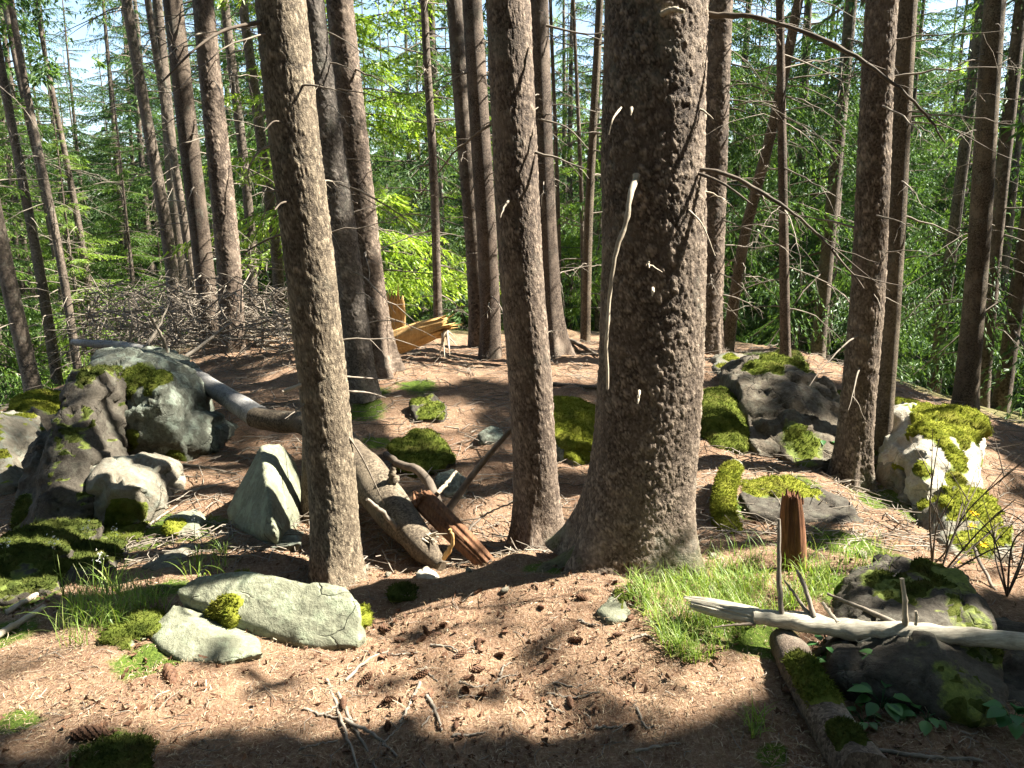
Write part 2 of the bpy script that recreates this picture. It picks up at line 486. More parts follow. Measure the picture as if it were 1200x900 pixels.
M['rock_dark'] = mat_rock('dark_brown_rock', (.018, .015, .011), (.042, .036, .027), (.085, .074, .056), (.13, .13, .1), .3)
M['rock_brown'] = mat_rock('brown_rock', (.03, .024, .016), (.08, .065, .046), (.15, .125, .09), (.17, .17, .13), .4)  # own brown of the overhanging boulder, slab and ledge
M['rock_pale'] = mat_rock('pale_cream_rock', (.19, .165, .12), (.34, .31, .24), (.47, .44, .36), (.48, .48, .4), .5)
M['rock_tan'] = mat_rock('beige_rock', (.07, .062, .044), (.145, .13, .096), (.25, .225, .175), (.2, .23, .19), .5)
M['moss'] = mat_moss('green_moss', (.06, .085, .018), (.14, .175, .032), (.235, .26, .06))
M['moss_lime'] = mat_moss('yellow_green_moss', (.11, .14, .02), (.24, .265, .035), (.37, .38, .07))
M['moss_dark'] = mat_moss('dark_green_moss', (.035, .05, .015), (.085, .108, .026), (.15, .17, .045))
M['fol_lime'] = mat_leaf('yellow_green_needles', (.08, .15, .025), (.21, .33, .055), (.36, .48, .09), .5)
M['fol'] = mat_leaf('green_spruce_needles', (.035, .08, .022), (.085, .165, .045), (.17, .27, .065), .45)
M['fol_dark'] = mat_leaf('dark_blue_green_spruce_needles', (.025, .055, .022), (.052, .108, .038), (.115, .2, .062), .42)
M['grass'] = mat_leaf('grass_blades', (.11, .19, .04), (.2, .31, .06), (.42, .45, .17), .45, .05)
M['leaf'] = mat_leaf('herb_leaves', (.04, .12, .04), (.08, .2, .06), (.12, .27, .08), .4, .1)
M['yellow'] = mat_plain('yellow_petals', (.75, .5, .01), (.85, .62, .02))
M['white'] = mat_plain('white_florets', (.7, .72, .65), (.8, .8, .74))
M['cone'] = mat_plain('spruce_cone_scales', (.05, .024, .014), (.17, .09, .05), .7, .5, 90)
M['litter'] = mat_leaf('dry_needles', (.16, .09, .055), (.31, .205, .13), (.48, .37, .26), .1, .02, (1, 1, 1))
M['ground'] = mat_ground()

# ------------------------------------------------------------------ ground sheet
def px_blobs(P, blobs):
    """soft mask on ground points from blobs (px, py, radius in metres)"""
    m = np.zeros(len(P))
    for px, py, r in blobs:
        c = hit(px, py)
        d = np.hypot(P[:, 0] - c[0], P[:, 1] - c[1]) / r
        m = np.maximum(m, np.clip(1.25 - d, 0, 1))
    return m
GROUND_MOSS = [(170,785,.13),(10,850,.12),(10,740,.15),(490,452,.2),(500,525,.15),(440,520,.14),(430,482,.2),(120,885,.14),(650,662,.16),(905,890,.06),
               (880,600,.18),(930,570,.2),(1060,590,.4),(200,690,.12),(230,620,.2),(160,630,.3),(40,700,.16),(1100,800,.2),(1010,700,.25),(880,740,.2),(470,690,.06),
               (440,460,.16),(690,520,.3),(640,560,.1),(900,415,.4),(990,640,.3),(740,640,.12)]
V = np.stack([_gx.ravel(), _gy.ravel(), GZ.ravel()], 1)
nx, ny = len(GX), len(GY)
i, j = np.meshgrid(np.arange(nx - 1), np.arange(ny - 1))
F4 = np.stack([j * nx + i, j * nx + i + 1, (j + 1) * nx + i + 1, (j + 1) * nx + i], -1).reshape(-1, 4)
gmoss = px_blobs(V, GROUND_MOSS)
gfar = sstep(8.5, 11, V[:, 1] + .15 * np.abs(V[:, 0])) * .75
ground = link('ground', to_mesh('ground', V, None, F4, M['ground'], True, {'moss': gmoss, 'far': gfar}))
tag(ground, kind='structure')

# ------------------------------------------------------------------ where the sun comes through the crowns
E1 = np.cross(S, [0, 0, 1.]); E1 /= np.linalg.norm(E1)
E2 = np.cross(S, E1)
CELL, HALF = .05, 36.0
NL = int(2 * HALF / CELL)
LIT = np.full((NL, NL), 1e9)           # how far along the sunbeam the lit thing stands
def _ij(P):
    a = np.clip(((P @ E1 + HALF) / CELL).astype(int), 0, NL - 1); b = np.clip(((P @ E2 + HALF) / CELL).astype(int), 0, NL - 1)
    return a, b
def mark_lit(P, r=.05):
    P = np.atleast_2d(P); t = P @ S
    k = int(math.ceil(r / CELL))
    for da in range(-k, k + 1):
        for db in range(-k, k + 1):
            if da * da + db * db > k * k + .5: continue
            a, b = _ij(P); a = np.clip(a + da, 0, NL - 1); b = np.clip(b + db, 0, NL - 1)
            np.minimum.at(LIT, (a, b), t)
def blocks(P, margin=.7):
    a, b = _ij(P)
    return P @ S > LIT[a, b] + margin
def poly_points(poly, n=700, rng=RNG):
    poly = np.array(poly, float)
    lo, hi = poly.min(0), poly.max(0)
    q = lo + rng.random((n, 2)) * (hi - lo)
    inside = np.zeros(n, bool)
    j = len(poly) - 1
    for i in range(len(poly)):
        c = ((poly[i, 1] > q[:, 1]) != (poly[j, 1] > q[:, 1])) & (q[:, 0] < (poly[j, 0] - poly[i, 0]) * (q[:, 1] - poly[i, 1]) / (poly[j, 1] - poly[i, 1] + 1e-9) + poly[i, 0])
        inside ^= c; j = i
    return q[inside]
LIT_POLYS = [
    [(-60,745),(60,720),(170,690),(230,650),(330,635),(470,655),(560,640),(680,660),(690,690),(760,690),(740,660),(960,640),(990,700),(955,775),(900,800),(760,845),(560,850),(480,835),(330,850),(180,850),(-60,830)],
    [(380,395),(580,392),(820,395),(820,455),(700,450),(560,440),(470,450),(330,440)],
    [(800,420),(1000,405),(1010,440),(880,450),(850,500),(810,500)],
    [(1030,470),(1160,475),(1170,650),(1060,600)],
    [(855,560),(1000,560),(960,600),(860,600)],
    [(1000,600),(1200,600),(1200,690),(1020,680)],
    [(180,600),(280,590),(360,640),(200,640)],
    [(450,470),(530,470),(540,540),(470,500)],
]
for poly in LIT_POLYS:
    q = poly_points(poly, 1500)
    for a in q:
        g_ = hit(*a)
        if a[0] < 620 and a[1] > 690 and vn(np.array([[g_ @ E1 * 3.1, g_ @ E2 * .8, 1.]]), 1.3, 4)[0] < -.14: continue
        mark_lit(g_, .08)
for poly, y0, y1, n in [([(-40,120),(40,60),(90,200),(200,230),(200,340),(-40,340)], 14, 20, 18), ([(190,20),(330,20),(330,330),(200,330)], 14, 18, 8),
                    ([(425,20),(500,60),(505,280),(430,300)], 12, 13.5, 16), ([(500,100),(560,100),(560,380),(500,380)], 13, 17, 6), ([(640,60),(710,60),(710,350),(650,350)], 12.5, 16, 10),
                    ([(850,100),(990,150),(990,380),(860,380)], 12, 17, 24), ([(1050,60),(1120,60),(1110,400),(1050,400)], 10.5, 15, 20), ([(1160,120),(1210,120),(1210,560),(1160,560)], 9, 13, 16), ([(800,60),(1100,0),(1100,200),(850,200)], 13, 19, 14)]:
    for q in poly_points(poly, 400)[:n]: mark_lit(W(q[0], q[1], RNG.uniform(y0, y1)), RNG.uniform(.4, .9))
# sunlit sides of the trunks, stones and logs
for yy in range(300, 650, 10):
    for xx in range(765 if yy > 430 else 785, 815, 10):
        if vn(np.array([[xx * .03, yy * .02, 3.]]), 1., 12)[0] > -.45: mark_lit(W(xx, yy, 3.02 if xx < 800 else 3.12), .05)
for yy in range(0, 630, 10):
    if vn(np.array([[.3, yy * .02, 9.]]), 1., 13)[0] > -.25: mark_lit(W(603 + yy * .05, yy, 3.75), .05); mark_lit(W(612 + yy * .05, yy, 3.82), .05)
_mr = np.random.default_rng(5)
for xt, xb, yb, Y, wd, lo, cov in [(812, 800, 650, 3.15, .05, 40, .75), (790, 785, 650, 3.1, .06, 380, .7), (345, 415, 690, 3.45, .06, 0, .8), (610, 648, 630, 3.85, .05, 0, .7), (1048, 1015, 560, 4.8, .04, 0, .8), (1072, 1040, 560, 5.2, .06, 0, .75),
                                   (372, 432, 440, 6, .06, 0, .6), (408, 455, 430, 6.6, .1, 0, .8), (640, 658, 400, 7.7, .08, 0, .5), (562, 582, 415, 7.9, .1, 100, .6), (852, 836, 415, 7.5, .1, 0, .75), (915, 922, 412, 7.3, .06, 0, .7),
                                   (936, 855, 408, 8.0, .08, 0, .6), (1175, 1140, 475, 8.2, .08, 0, .4), (246, 282, 410, 8.0, .1, 150, .7), (208, 252, 400, 8.6, .08, 200, .5), (500, 516, 396, 9.5, .08, 60, .6), (703, 688, 402, 8.5, .08, 0, .6)]:
    for yy in np.arange(lo, yb, 14):
        x_ = xt + (xb - xt) * yy / yb
        if vn(np.array([[x_ * .01, yy * .012, Y]]), 1.6, 8)[0] < (cov - .5) * 1.6: mark_lit(W(x_, yy, Y - .02), wd)
for px in range(205, 428, 12):
    for py in range(676, 756, 12):
        if vn(np.array([[px * .02 + py * .012, py * .004, 2.]]), 1.5, 21)[0] > -.35: mark_lit(W(px, py, 2.9 - (py - 676) * .0035), .07)
for px in range(182, 305, 12):
    for py in range(718, 774, 12): mark_lit(W(px, py, 2.8 - (py - 718) * .003), .06)
for px, py, Y in [(205, 480, 4.6), (240, 515, 4.6), (190, 510, 4.4), (140, 415, 5.1), (150, 590, 4.0)]: mark_lit(W(px, py, Y), .09)
for px in range(450, 830, 10):
    for py in (402, 412, 424): mark_lit(W(px, py, 8.0 - (py - 402) * .03), .1)
for q in np.linspace(0, 1, 14): mark_lit(W(412 + 105 * q, 528 + 130 * q, 4.3 - .85 * q), .09); mark_lit(W(425 + 100 * q, 535 + 120 * q, 4.25 - .8 * q), .08)
for px in range(1050, 1150, 9):
    for py in range(480, 610, 9): mark_lit(W(px, py, 5.4), .06)
for px, py, Y, r in [(325, 540, 4.2, .1), (332, 570, 4.1, .1), (338, 600, 4.0, .1), (322, 530, 4.2, .1), (460, 350, 7.1, .14), (465, 370, 7.1, .12), (490, 392, 7.0, .12), (520, 382, 6.9, .12), (505, 388, 6.9, .12), (475, 398, 7.1, .12),
                     (140, 432, 4.75, .12), (165, 430, 4.75, .12), (190, 447, 4.6, .1), (110, 560, 4.0, .1), (115, 585, 3.95, .08), (150, 560, 4.1, .07), (20, 475, 5.6, .12), (45, 468, 5.7, .14), (70, 468, 5.7, .12), (200, 425, 6.2, .1), (250, 455, 5.6, .1), (280, 476, 5.2, .08), (340, 490, 4.8, .08),
                     (200, 405, 7.5, .25), (240, 395, 7.8, .3), (300, 400, 7.8, .3), (330, 405, 7.6, .25), (180, 380, 8, .3), (230, 360, 8.2, .25), (450, 580, 3.9, .09), (480, 620, 3.6, .1), (510, 650, 3.4, .1), (560, 640, 3.5, .09), (535, 620, 3.6, .07), (235, 505, 4.6, .08), (210, 500, 4.5, .1),
                     (850, 470, 4.9, .1), (870, 490, 4.8, .08), (680, 490, 5, .12), (660, 500, 4.9, .1), (930, 610, 3.45, .06), (900, 565, 4.4, .12), (870, 600, 4, .08), (940, 570, 4.4, .1), (1150, 595, 5, .12), (1130, 630, 4.6, .12), (1165, 620, 4.7, .1), (1085, 670, 2.9, .06)]: mark_lit(W(px, py, Y), r)
for x in range(810, 1200, 10): mark_lit(W(x, 703 + (x - 800) * .12, 2.45), .06)
def carve(T, rng, keep=.02):
    """drop foliage that would stand in a sunbeam"""
    return ~(blocks(T.mean(1)) & (rng.random(len(T)) > keep))

# ------------------------------------------------------------------ spruce foliage
def branch_proto(rng, L=2.0, droop=.35, ntw=23, step=.065, bl=.1, bw=.027, hang=.6, spread=.38):
    """needle sprays of one spruce bough along +x; returns triangles, tint, and the bare spine"""
    tt = np.linspace(0, 1, 12)
    spine = np.stack([tt * L, .06 * L * np.sin(tt * 3 + rng.random() * 3) * tt, -droop * L * tt ** 1.6 + .16 * L * np.maximum(0, tt - .55) ** 1.3], 1)
    T, tint = [], []
    for side in (-1, 1):
        for k in range(ntw):
            t = .12 + .86 * (k + rng.random() * .8) / ntw
            p = np.array([np.interp(t, tt, spine[:, a]) for a in range(3)])
            lt = L * (.30 * (1 - t) ** .7 + .045) * rng.uniform(.6, 1.2)
            ang = side * rng.uniform(.6, 1.15)
            d = np.array([math.cos(ang), math.sin(ang), -hang * rng.uniform(.3, 1.3)])
            d /= np.linalg.norm(d)
            n = max(3, int(lt / step))
            s = (np.arange(n) + rng.random(n)) / n
            pos = p + d * (s * lt)[:, None] + np.array([0, 0, -1]) * ((s ** 2) * lt * .35 * hang)[:, None]
            for q in range(3):
                dd = d + rng.normal(0, spread, (n, 3)); dd[:, 2] -= .25 * hang
                dd /= np.linalg.norm(dd, axis=1)[:, None]
                nn = np.cross(dd, rng.normal(0, 1, (n, 3))); nn /= np.linalg.norm(nn, axis=1)[:, None] + 1e-9
                ln = bl * rng.uniform(.6, 1.3, n)[:, None]
                T.append(np.stack([pos - nn * bw * .5, pos + nn * bw * .5, pos + dd * ln], 1))
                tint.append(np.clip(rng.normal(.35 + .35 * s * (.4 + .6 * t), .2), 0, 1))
    return np.concatenate(T), np.concatenate(tint), spine
_pr = np.random.default_rng(11)
BOUGH = [branch_proto(_pr, droop=_pr.uniform(.15, .6), hang=_pr.uniform(.5, 1.1)) for _ in range(6)]
BOUGH_FINE = [branch_proto(_pr, droop=_pr.uniform(.3, .75), ntw=26, step=.045, bl=.065, bw=.015, hang=_pr.uniform(.8, 1.5), spread=.3) for _ in range(5)]
BOUGH_THICK = [branch_proto(_pr, droop=_pr.uniform(.15, .6), ntw=18, step=.14, bl=.2, bw=.09, hang=_pr.uniform(.5, 1.1)) for _ in range(5)]
BOUGH_LITE = [branch_proto(_pr, droop=_pr.uniform(.15, .6), ntw=13, step=.15, bl=.2, bw=.07, hang=_pr.uniform(.5, 1.1)) for _ in range(6)]
def rotz(a):
    c, s = math.cos(a), math.sin(a)
    return np.array([[c, -s, 0], [s, c, 0], [0, 0, 1]])
def crown_tris(H, zb, rmax, nb, rng, axis=None, lite=False, gap=.1, pw=.75):
    """foliage triangles of a whole spruce crown from boughs; axis(z)->xy of the stem"""
    T, A, limbs = [], [], []
    src = BOUGH_FINE if lite == 'fine' else BOUGH_THICK if lite == 'thick' else BOUGH_LITE if lite else BOUGH
    for k in range(nb):
        f = (k + rng.random()) / nb
        f = f ** 1.15
        z = zb + (H - zb) * f
        if rng.random() < gap: continue
        L = rmax * max(.1, (1 - f) ** pw) * rng.uniform(.65, 1.15)
        B, tint, spine = src[rng.integers(len(src))]
        sc = L / 2.0
        Rm = rotz(rng.random() * 6.283)
        tilt = rng.uniform(-.25, .15) + .35 * f
        ct, st = math.cos(tilt), math.sin(tilt)
        Rt = np.array([[ct, 0, -st], [0, 1, 0], [st, 0, ct]])
        o = np.array([*(axis(z) if axis else (0, 0)), z])
        Mx = (Rm @ Rt)
        keep = rng.random(len(B)) < min(1.0, .45 + .55 * sc * 1.1)
        T.append((B[keep] * np.array([sc, sc, sc])) @ Mx.T + o)
        A.append(np.clip(tint[keep] + rng.normal(0, .12), 0, 1))
        limbs.append((spine * sc) @ Mx.T + o)
    return np.concatenate(T), np.concatenate(A), limbs

# ------------------------------------------------------------------ trunks
def trunk_mb(path, rad, ns, flare=.0, fh=.25, lobes=5, seed=0, bark=0.0, cell=.022, moss=None, fine_to=None, step=.01):
    """tapered trunk; path rows = points, rad = radius at those points. bark = height of bark plates (m)"""
    path = np.asarray(path, float); rad = np.asarray(rad, float)
    PR = np.concatenate([path, rad[:, None]], 1)
    D = spline(PR, 400)
    arc = np.concatenate([[0], np.cumsum(np.linalg.norm(np.diff(D[:, :3], axis=0), axis=1))])
    if fine_to:
        s = list(np.arange(0, fine_to, step)); st = step
        while s[-1] < arc[-1] - .02: st = min(st * 1.12, .6); s.append(min(s[-1] + st, arc[-1]))
    else:
        s = np.concatenate([np.linspace(0, .6, 8)[:-1], np.linspace(.6, arc[-1], 26)])
    s = np.array(s)
    Q = np.stack([np.interp(s, arc, D[:, a]) for a in range(4)], 1)
    P, r = Q[:, :3], Q[:, 3]
    th = np.arange(ns) * 2 * math.pi / ns
    ph = np.random.default_rng(seed).random(6) * 6.28
    def fn(P_, rr, th_):
        h = s[:, None]
        lobe = .5 + .5 * np.cos(lobes * th_[None] + ph[0] + .6 * np.sin(2 * th_[None] + ph[1]))
        k = np.exp(-h / fh)
        rr = rr * (1 + flare * k * (.35 + .9 * lobe * lobe) + .03 * np.sin(2 * th_[None] + ph[2] + h * 1.3) + .02 * np.sin(3 * th_[None] + ph[3] - h * 2.1))
        if bark:
            base = np.stack([np.cos(th_)[None] * rr, np.sin(th_)[None] * rr, np.broadcast_to(h, rr.shape) * .8], -1).reshape(-1, 3)
            wob = np.stack([vn(base, 30, 5), vn(base, 30, 6), vn(base, 30, 7)], 1) * .3
            f1, f2, cr = cells(base / cell + wob, seed)
            f1b, f2b, crb = cells(base / (cell * 2.6) + wob, seed + 50)
            b = (.25 + .75 * cr) * sstep(.0, .28, f2 - f1) + .9 * crb * sstep(0, .15, f2b - f1b) + .35 * fbm(base, 90, 2, seed)
            low = 1 - .5 * np.exp(-np.broadcast_to(h, rr.shape).ravel() / .3)
            rr = rr + (bark * (b - .6) * low).reshape(rr.shape) * sstep(fine_to + .2 if fine_to else 99, (fine_to or 98) - .3, h)
            PL.append(b)
        return rr
    mb = MB(); PL = []
    V, F = tube(P, r, ns, rad_fn=fn)
    a = np.zeros(len(V)) - (np.clip(PL[0] - .75, 0, 1) if PL else 0)
    if moss:
        mh, side, amt = moss
        hh = np.repeat(s, ns); tt = np.tile(th, len(s))
        a0 = a
        a = np.clip(amt * (np.exp(-hh / mh)) * (.5 + .5 * np.cos(tt - side)) ** 1.5 * 1.6 + .5 * amt * fbm(V, 14, 3, seed) * np.exp(-hh / mh), 0, 1)
        a = np.where(a > .12, a, a0)
    mb.add(V, F, a)
    return mb, P, r

def dead_branch(p0, az, L, elev, droop, r0, rng, twigs=3, ns=5):
    d = np.array([math.cos(az) * math.cos(elev), math.sin(az) * math.cos(elev), math.sin(elev)])
    n = 9
    t = np.linspace(0, 1, n)
    side = np.cross(d, [0, 0, 1.])
    P = p0 + d * (t * L)[:, None] + np.array([0, 0, -1]) * (droop * L * t ** 2)[:, None] + side * (rng.normal(0, .06) * L * t ** 2)[:, None]
    P[2:] += rng.normal(0, .008 * L, (n - 2, 3))
    mb = MB()
    add_tube(mb, P, r0 * (1 - .8 * t), ns)
    for _ in range(twigs):
        k = rng.integers(2, n - 1)
        l = L * rng.uniform(.12, .4)
        dd = d + rng.normal(0, .7, 3) + np.array([0, 0, -.35]); dd /= np.linalg.norm(dd)
        q = np.linspace(0, 1, 5)
        Q = P[k] + dd * (q * l)[:, None] + np.array([0, 0, -1]) * (.3 * l * q ** 2)[:, None]
        Q[1:] += rng.normal(0, .02 * l, (4, 3))
        add_tube(mb, Q, r0 * .38 * (1 - .7 * q), 3)
    return mb
def path_branch(pts, r0, r1, ns=6, n=24, rough=.0, twigs=0):
    P = spline([W(*p) for p in pts], n)
    if rough: P[1:-1] += RNG.normal(0, rough, (n - 2, 3))
    mb = MB(); add_tube(mb, P, np.linspace(r0, r1, n) * (1 + .12 * RNG.normal(0, 1, n)), ns)
    for _ in range(twigs):
        k = RNG.integers(n // 4, n - 2); d = (P[k + 1] - P[k]) / np.linalg.norm(P[k + 1] - P[k]) + RNG.normal(0, .6, 3) + [0, 0, -.2]
        l = RNG.uniform(.05, .22); q = np.linspace(0, 1, 5)
        add_tube(mb, P[k] + d * (q * l)[:, None] + RNG.normal(0, .006, (5, 3)) * q[:, None], r1 * .6 * (1 - .7 * q) + .0006, 4)
    return mb

# trees that can be told apart in the photograph:
# (label, base px, base py or None, Y, [(px,py) up the stem], width px near mid, material, height, crown base, crown radius, dead branches, group)
def stem_tree(label, bx, by, Y, ups, wpx, mat, H=17, zb=7.5, rmax=2.0, dead=10, group=None, hi=None, flare=.35, crown='lite', dmat='dead', nb=46, dz=(.5, 6), dl=(.3, 1.1), seed=0, moss=None, carved=True, category='tree', name='spruce_tree', fol='fol', ns=None, bark=0, cell=.022, sink=.06, fh=.22, lobes=5):
    rng = np.random.default_rng(1000 + seed)
    b = W(bx, by, Y) if by is not None else None
    if b is None:
        b = W(bx, 430, Y); b[2] = gz1(b[0], b[1])
    else:
        b[2] = min(b[2], gz1(b[0], b[1]) + .03) if abs(b[2] - gz1(b[0], b[1])) < .5 else gz1(b[0], b[1])
    base = b.copy()
    pts = [b - np.array([0, 0, sink])]
    for (ux, uy) in ups: pts.append(W(ux, uy, Y))
    if len(ups) == 1: pts.insert(1, pts[0] * .5 + pts[1] * .5)
    top = pts[-1]; slope = (pts[-1] - pts[0]) / (pts[-1][2] - pts[0][2])
    z = top[2]
    for k in range(1, 6):
        zz = z + (H - z) * k / 5
        nxt = pts[-1] + (slope * .75 + np.array([0, 0, .25])) * (zz - pts[-1][2]) / ((slope * .75)[2] + .25)
        pts.append(nxt)
    pts = np.array(pts)
    dist = np.linalg.norm(pts[0] - np.array([0, 0, CAM_H]))
    rm = wpx / 2 * (Y / math.cos(PITCH)) / FPX
    zz = pts[:, 2] - pts[0, 2]
    rad = rm * np.clip(1.05 - (zz - 1.2) / H, .06, 1.12)
    t = thing(name, label, category, base, group)
    nsd = ns or (14 if wpx < 20 else 24)
    mb, P, r = trunk_mb(pts, rad, nsd, flare, fh, lobes, seed, bark, cell, moss, hi, .008 if Y < 3.3 else .013)
    obj('trunk', mb, M[mat], t)
    ax = lambda q: (np.interp(q, pts[:, 2], pts[:, 0]), np.interp(q, pts[:, 2], pts[:, 1]))
    # crown high above
    if crown:
        T, A, limbs = crown_tris(H + base[2], zb + base[2], rmax, nb, rng, ax, crown == 'lite', .12)
        if carved:
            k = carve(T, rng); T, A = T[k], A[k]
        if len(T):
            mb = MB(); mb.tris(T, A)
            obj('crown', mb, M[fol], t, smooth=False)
        mb = MB()
        for l in limbs:
            if not (carved and blocks(l).mean() > .1): add_tube(mb, l[::3], np.linspace(.018, .004, len(l[::3])), 3, cap=False)
        tag(obj('limbs', mb, M['dead_dark'], t), kind='stuff')
    for k in range(int(dead * (1.6 if Y > 5.5 else 1))):
        h = rng.uniform(*dz)
        p = np.array([*ax(base[2] + h), base[2] + h])
        az = rng.random() * 6.283
        rr = np.interp(base[2] + h, pts[:, 2], rad)
        p = p + np.array([math.cos(az), math.sin(az), 0]) * rr * .7
        obj('dead_branch', dead_branch(p, az, rng.uniform(*dl), rng.uniform(-.35, .3), rng.uniform(.05, .5), rng.uniform(.004, .009) * (1 if Y < 9 else 1.3), rng, rng.integers(1, 6)), M[dmat], t)
    return t, ax, base

# ------------------------------------------------------------------ near trees
big, big_ax, big_b = stem_tree('thickest spruce trunk in the middle foreground with scaly brown bark', 738, 652, 3.2, [(757, 500), (766, 300), (771, 0)], 110, 'bark', H=21, zb=8, rmax=2.4,
    dead=5, dz=(1.2, 2.6), dl=(.08, .3), hi=2.75, flare=.8, ns=240, bark=.0050, cell=.0105, seed=1, moss=(.12, 2.6, .8), fh=.2, lobes=4, dmat='pale')
lt, lt_ax, lt_b = stem_tree('slim tan spruce trunk standing right behind the pair of pale flat stones', 397, 686, 3.48, [(385, 520), (362, 300), (329, 0)], 53, 'bark_tan', H=17, zb=7, dead=9, dz=(.7, 2.6), dl=(.1, .55),
    hi=2.75, flare=.6, ns=160, bark=.0036, cell=.0098, seed=2, fh=.15)
stem_tree('reddish trunk hidden behind the slim tan trunk with only its foot showing', 364, 641, 4.1, [(368, 480), (366, 300), (336, 0)], 24, 'bark_red', H=15, zb=8, dead=6, dz=(.5, 3), dl=(.15, .6), flare=.3, ns=50, seed=60)
mid, mid_ax, mid_b = stem_tree('straight brown spruce trunk left of the thickest trunk', 632, 630, 3.85, [(622, 450), (610, 300), (595, 0)], 47, 'bark_red', H=18, zb=7.5, dead=7, dz=(.5, 3), dl=(.15, .6),
    hi=2.9, flare=.75, ns=150, bark=.0036, cell=.0098, seed=3, fh=.16)
stem_tree('dark brown spruce trunk on the right with only its right edge in sun', 997, 566, 4.8, [(1012, 400), (1019, 300), (1034, 0)], 34, 'bark', H=18, zb=8, dead=12, dz=(.6, 3.4), dl=(.15, .7), hi=3.3, flare=.7, ns=120, bark=.005, cell=.014, seed=4, fh=.2)
stem_tree('slim brown spruce trunk close behind the dark trunk on the right', 1030, 562, 5.2, [(1042, 400), (1048, 300), (1064, 0)], 20, 'bark_tan', H=16, zb=8, dead=16, dz=(.4, 3.6), dl=(.15, .6), flare=.3, ns=40, seed=5)
stem_tree('grey spruce trunk half hidden behind the slim tan trunk', 424, 440, 6.0, [(405, 300), (364, 0)], 30, 'bark_grey', H=17, zb=8, dead=16, dz=(.3, 3.6), dl=(.2, .9), hi=3.2, flare=.3, ns=64, bark=.005, cell=.018, seed=6)
stem_tree('sunlit spruce trunk with flared mossy foot by the splintered orange wood', 444, 430, 6.6, [(430, 300), (398, 0)], 29, 'bark_red', H=18, zb=8, dead=18, dz=(.3, 3.8), dl=(.2, 1.0), hi=3.4, flare=.9, ns=64, bark=.005, cell=.018, seed=7, fh=.3)
stem_tree('reddish brown trunk rising from the crest behind the straight brown trunk', 648, 400, 7.7, [(641, 300), (630, 0)], 24, 'bark_red', H=18, zb=8, dead=16, dz=(.4, 4), dl=(.2, 1.1), flare=.8, ns=40, seed=8, fh=.25)
stem_tree('trunk with a long bark wound standing right of the orange splintered log', 575, 420, 7.9, [(572, 300), (553, 0)], 22, 'bark_red', H=18, zb=8, dead=16, dz=(.4, 4), dl=(.2, .9), flare=.3, ns=40, seed=9)
stem_tree('trunk close behind the wounded trunk on the crest', 560, 418, 8.5, [(556, 300), (532, 0)], 18, 'bark_far', H=18, zb=8, dead=14, dz=(.4, 4), dl=(.2, .9), ns=20, seed=10)
stem_tree('thin knobbly spruce with many dead twigs behind the splintered log', 514, 396, 9.5, [(508, 200), (499, 50)], 9.5, 'bark_far', H=11, zb=5, rmax=1.2, dead=24, dz=(.4, 4.2), dl=(.2, .9), seed=11, nb=30)
stem_tree('thin bare pole between the reddish trunk and the thickest trunk', 686, 402, 8.5, [(690, 250), (703, 0)], 9.5, 'bark_tan', H=12, zb=6, rmax=1.2, dead=16, dz=(.5, 4), dl=(.2, .9), seed=12, nb=30)
stem_tree('very thin upright spruce pole left of the bare pole', 683, 404, 11, [(682, 250), (672, 0)], 5, 'bark_far', H=10, zb=5, rmax=1.1, dead=16, dz=(.5, 5), dl=(.3, 1), seed=13, nb=30)
stem_tree('thinnest dark pole just right of the reddish brown trunk', 656, 404, 11, [(654, 250), (645, 0)], 5, 'bark_far', H=10, zb=5, rmax=1.1, dead=14, dz=(.5, 5), dl=(.3, 1), seed=14, nb=30)
stem_tree('reddish trunk on the crest just right of the thickest trunk', 828, 416, 7.5, [(833, 300), (844, 0)], 28, 'bark_red', H=18, zb=8, dead=20, dz=(.4, 3.8), dl=(.2, 1.1), hi=3.4, flare=.5, ns=64, bark=.005, cell=.018, seed=15)
stem_tree('slender straight spruce pole standing on the dark mossy boulder', 922, 414, 7.3, [(918, 250), (914, 0)], 10, 'bark_red', H=12, zb=6.5, rmax=1.2, dead=26, dz=(.5, 3.8), dl=(.2, 1.1), seed=16, nb=30)
stem_tree('thin leaning spruce that tilts to the right across the slender pole', 852, 408, 8.0, [(872, 280), (905, 150), (936, 0)], 12, 'bark_tan', H=10, zb=5, rmax=1.3, dead=18, dz=(.5, 3.8), dl=(.2, .9), seed=17, nb=30)
stem_tree('brown trunk in the woods beyond the pale moss topped outcrop', 1131, 478, 8.2, [(1146, 300), (1166, 0)], 23, 'bark_tan', H=18, zb=7, dead=18, dz=(.6, 4), dl=(.2, .9), flare=.3, ns=40, seed=18)
stem_tree('dim trunk leaning right at the right edge of the woods', 1150, 470, 10.5, [(1170, 250), (1197, 0)], 15, 'bark_far', H=18, zb=6, dead=20, dz=(.6, 5), dl=(.4, 1.4), seed=19, fol='fol_dark')
stem_tree('thick sunlit trunk beside the brushwood left of the crest', 273, 412, 8.0, [(267, 297), (238, 0)], 24, 'bark_red', H=18, zb=8, dead=20, dz=(.3, 4), dl=(.2, 1.0), hi=3.4, flare=.3, ns=70, bark=.005, cell=.02, seed=20)
stem_tree('dark trunk just left of the thick sunlit trunk by the brushwood', 247, 405, 8.6, [(237, 297), (202, 0)], 21, 'bark', H=18, zb=8, dead=20, dz=(.3, 4), dl=(.2, 1.0), ns=40, seed=21)
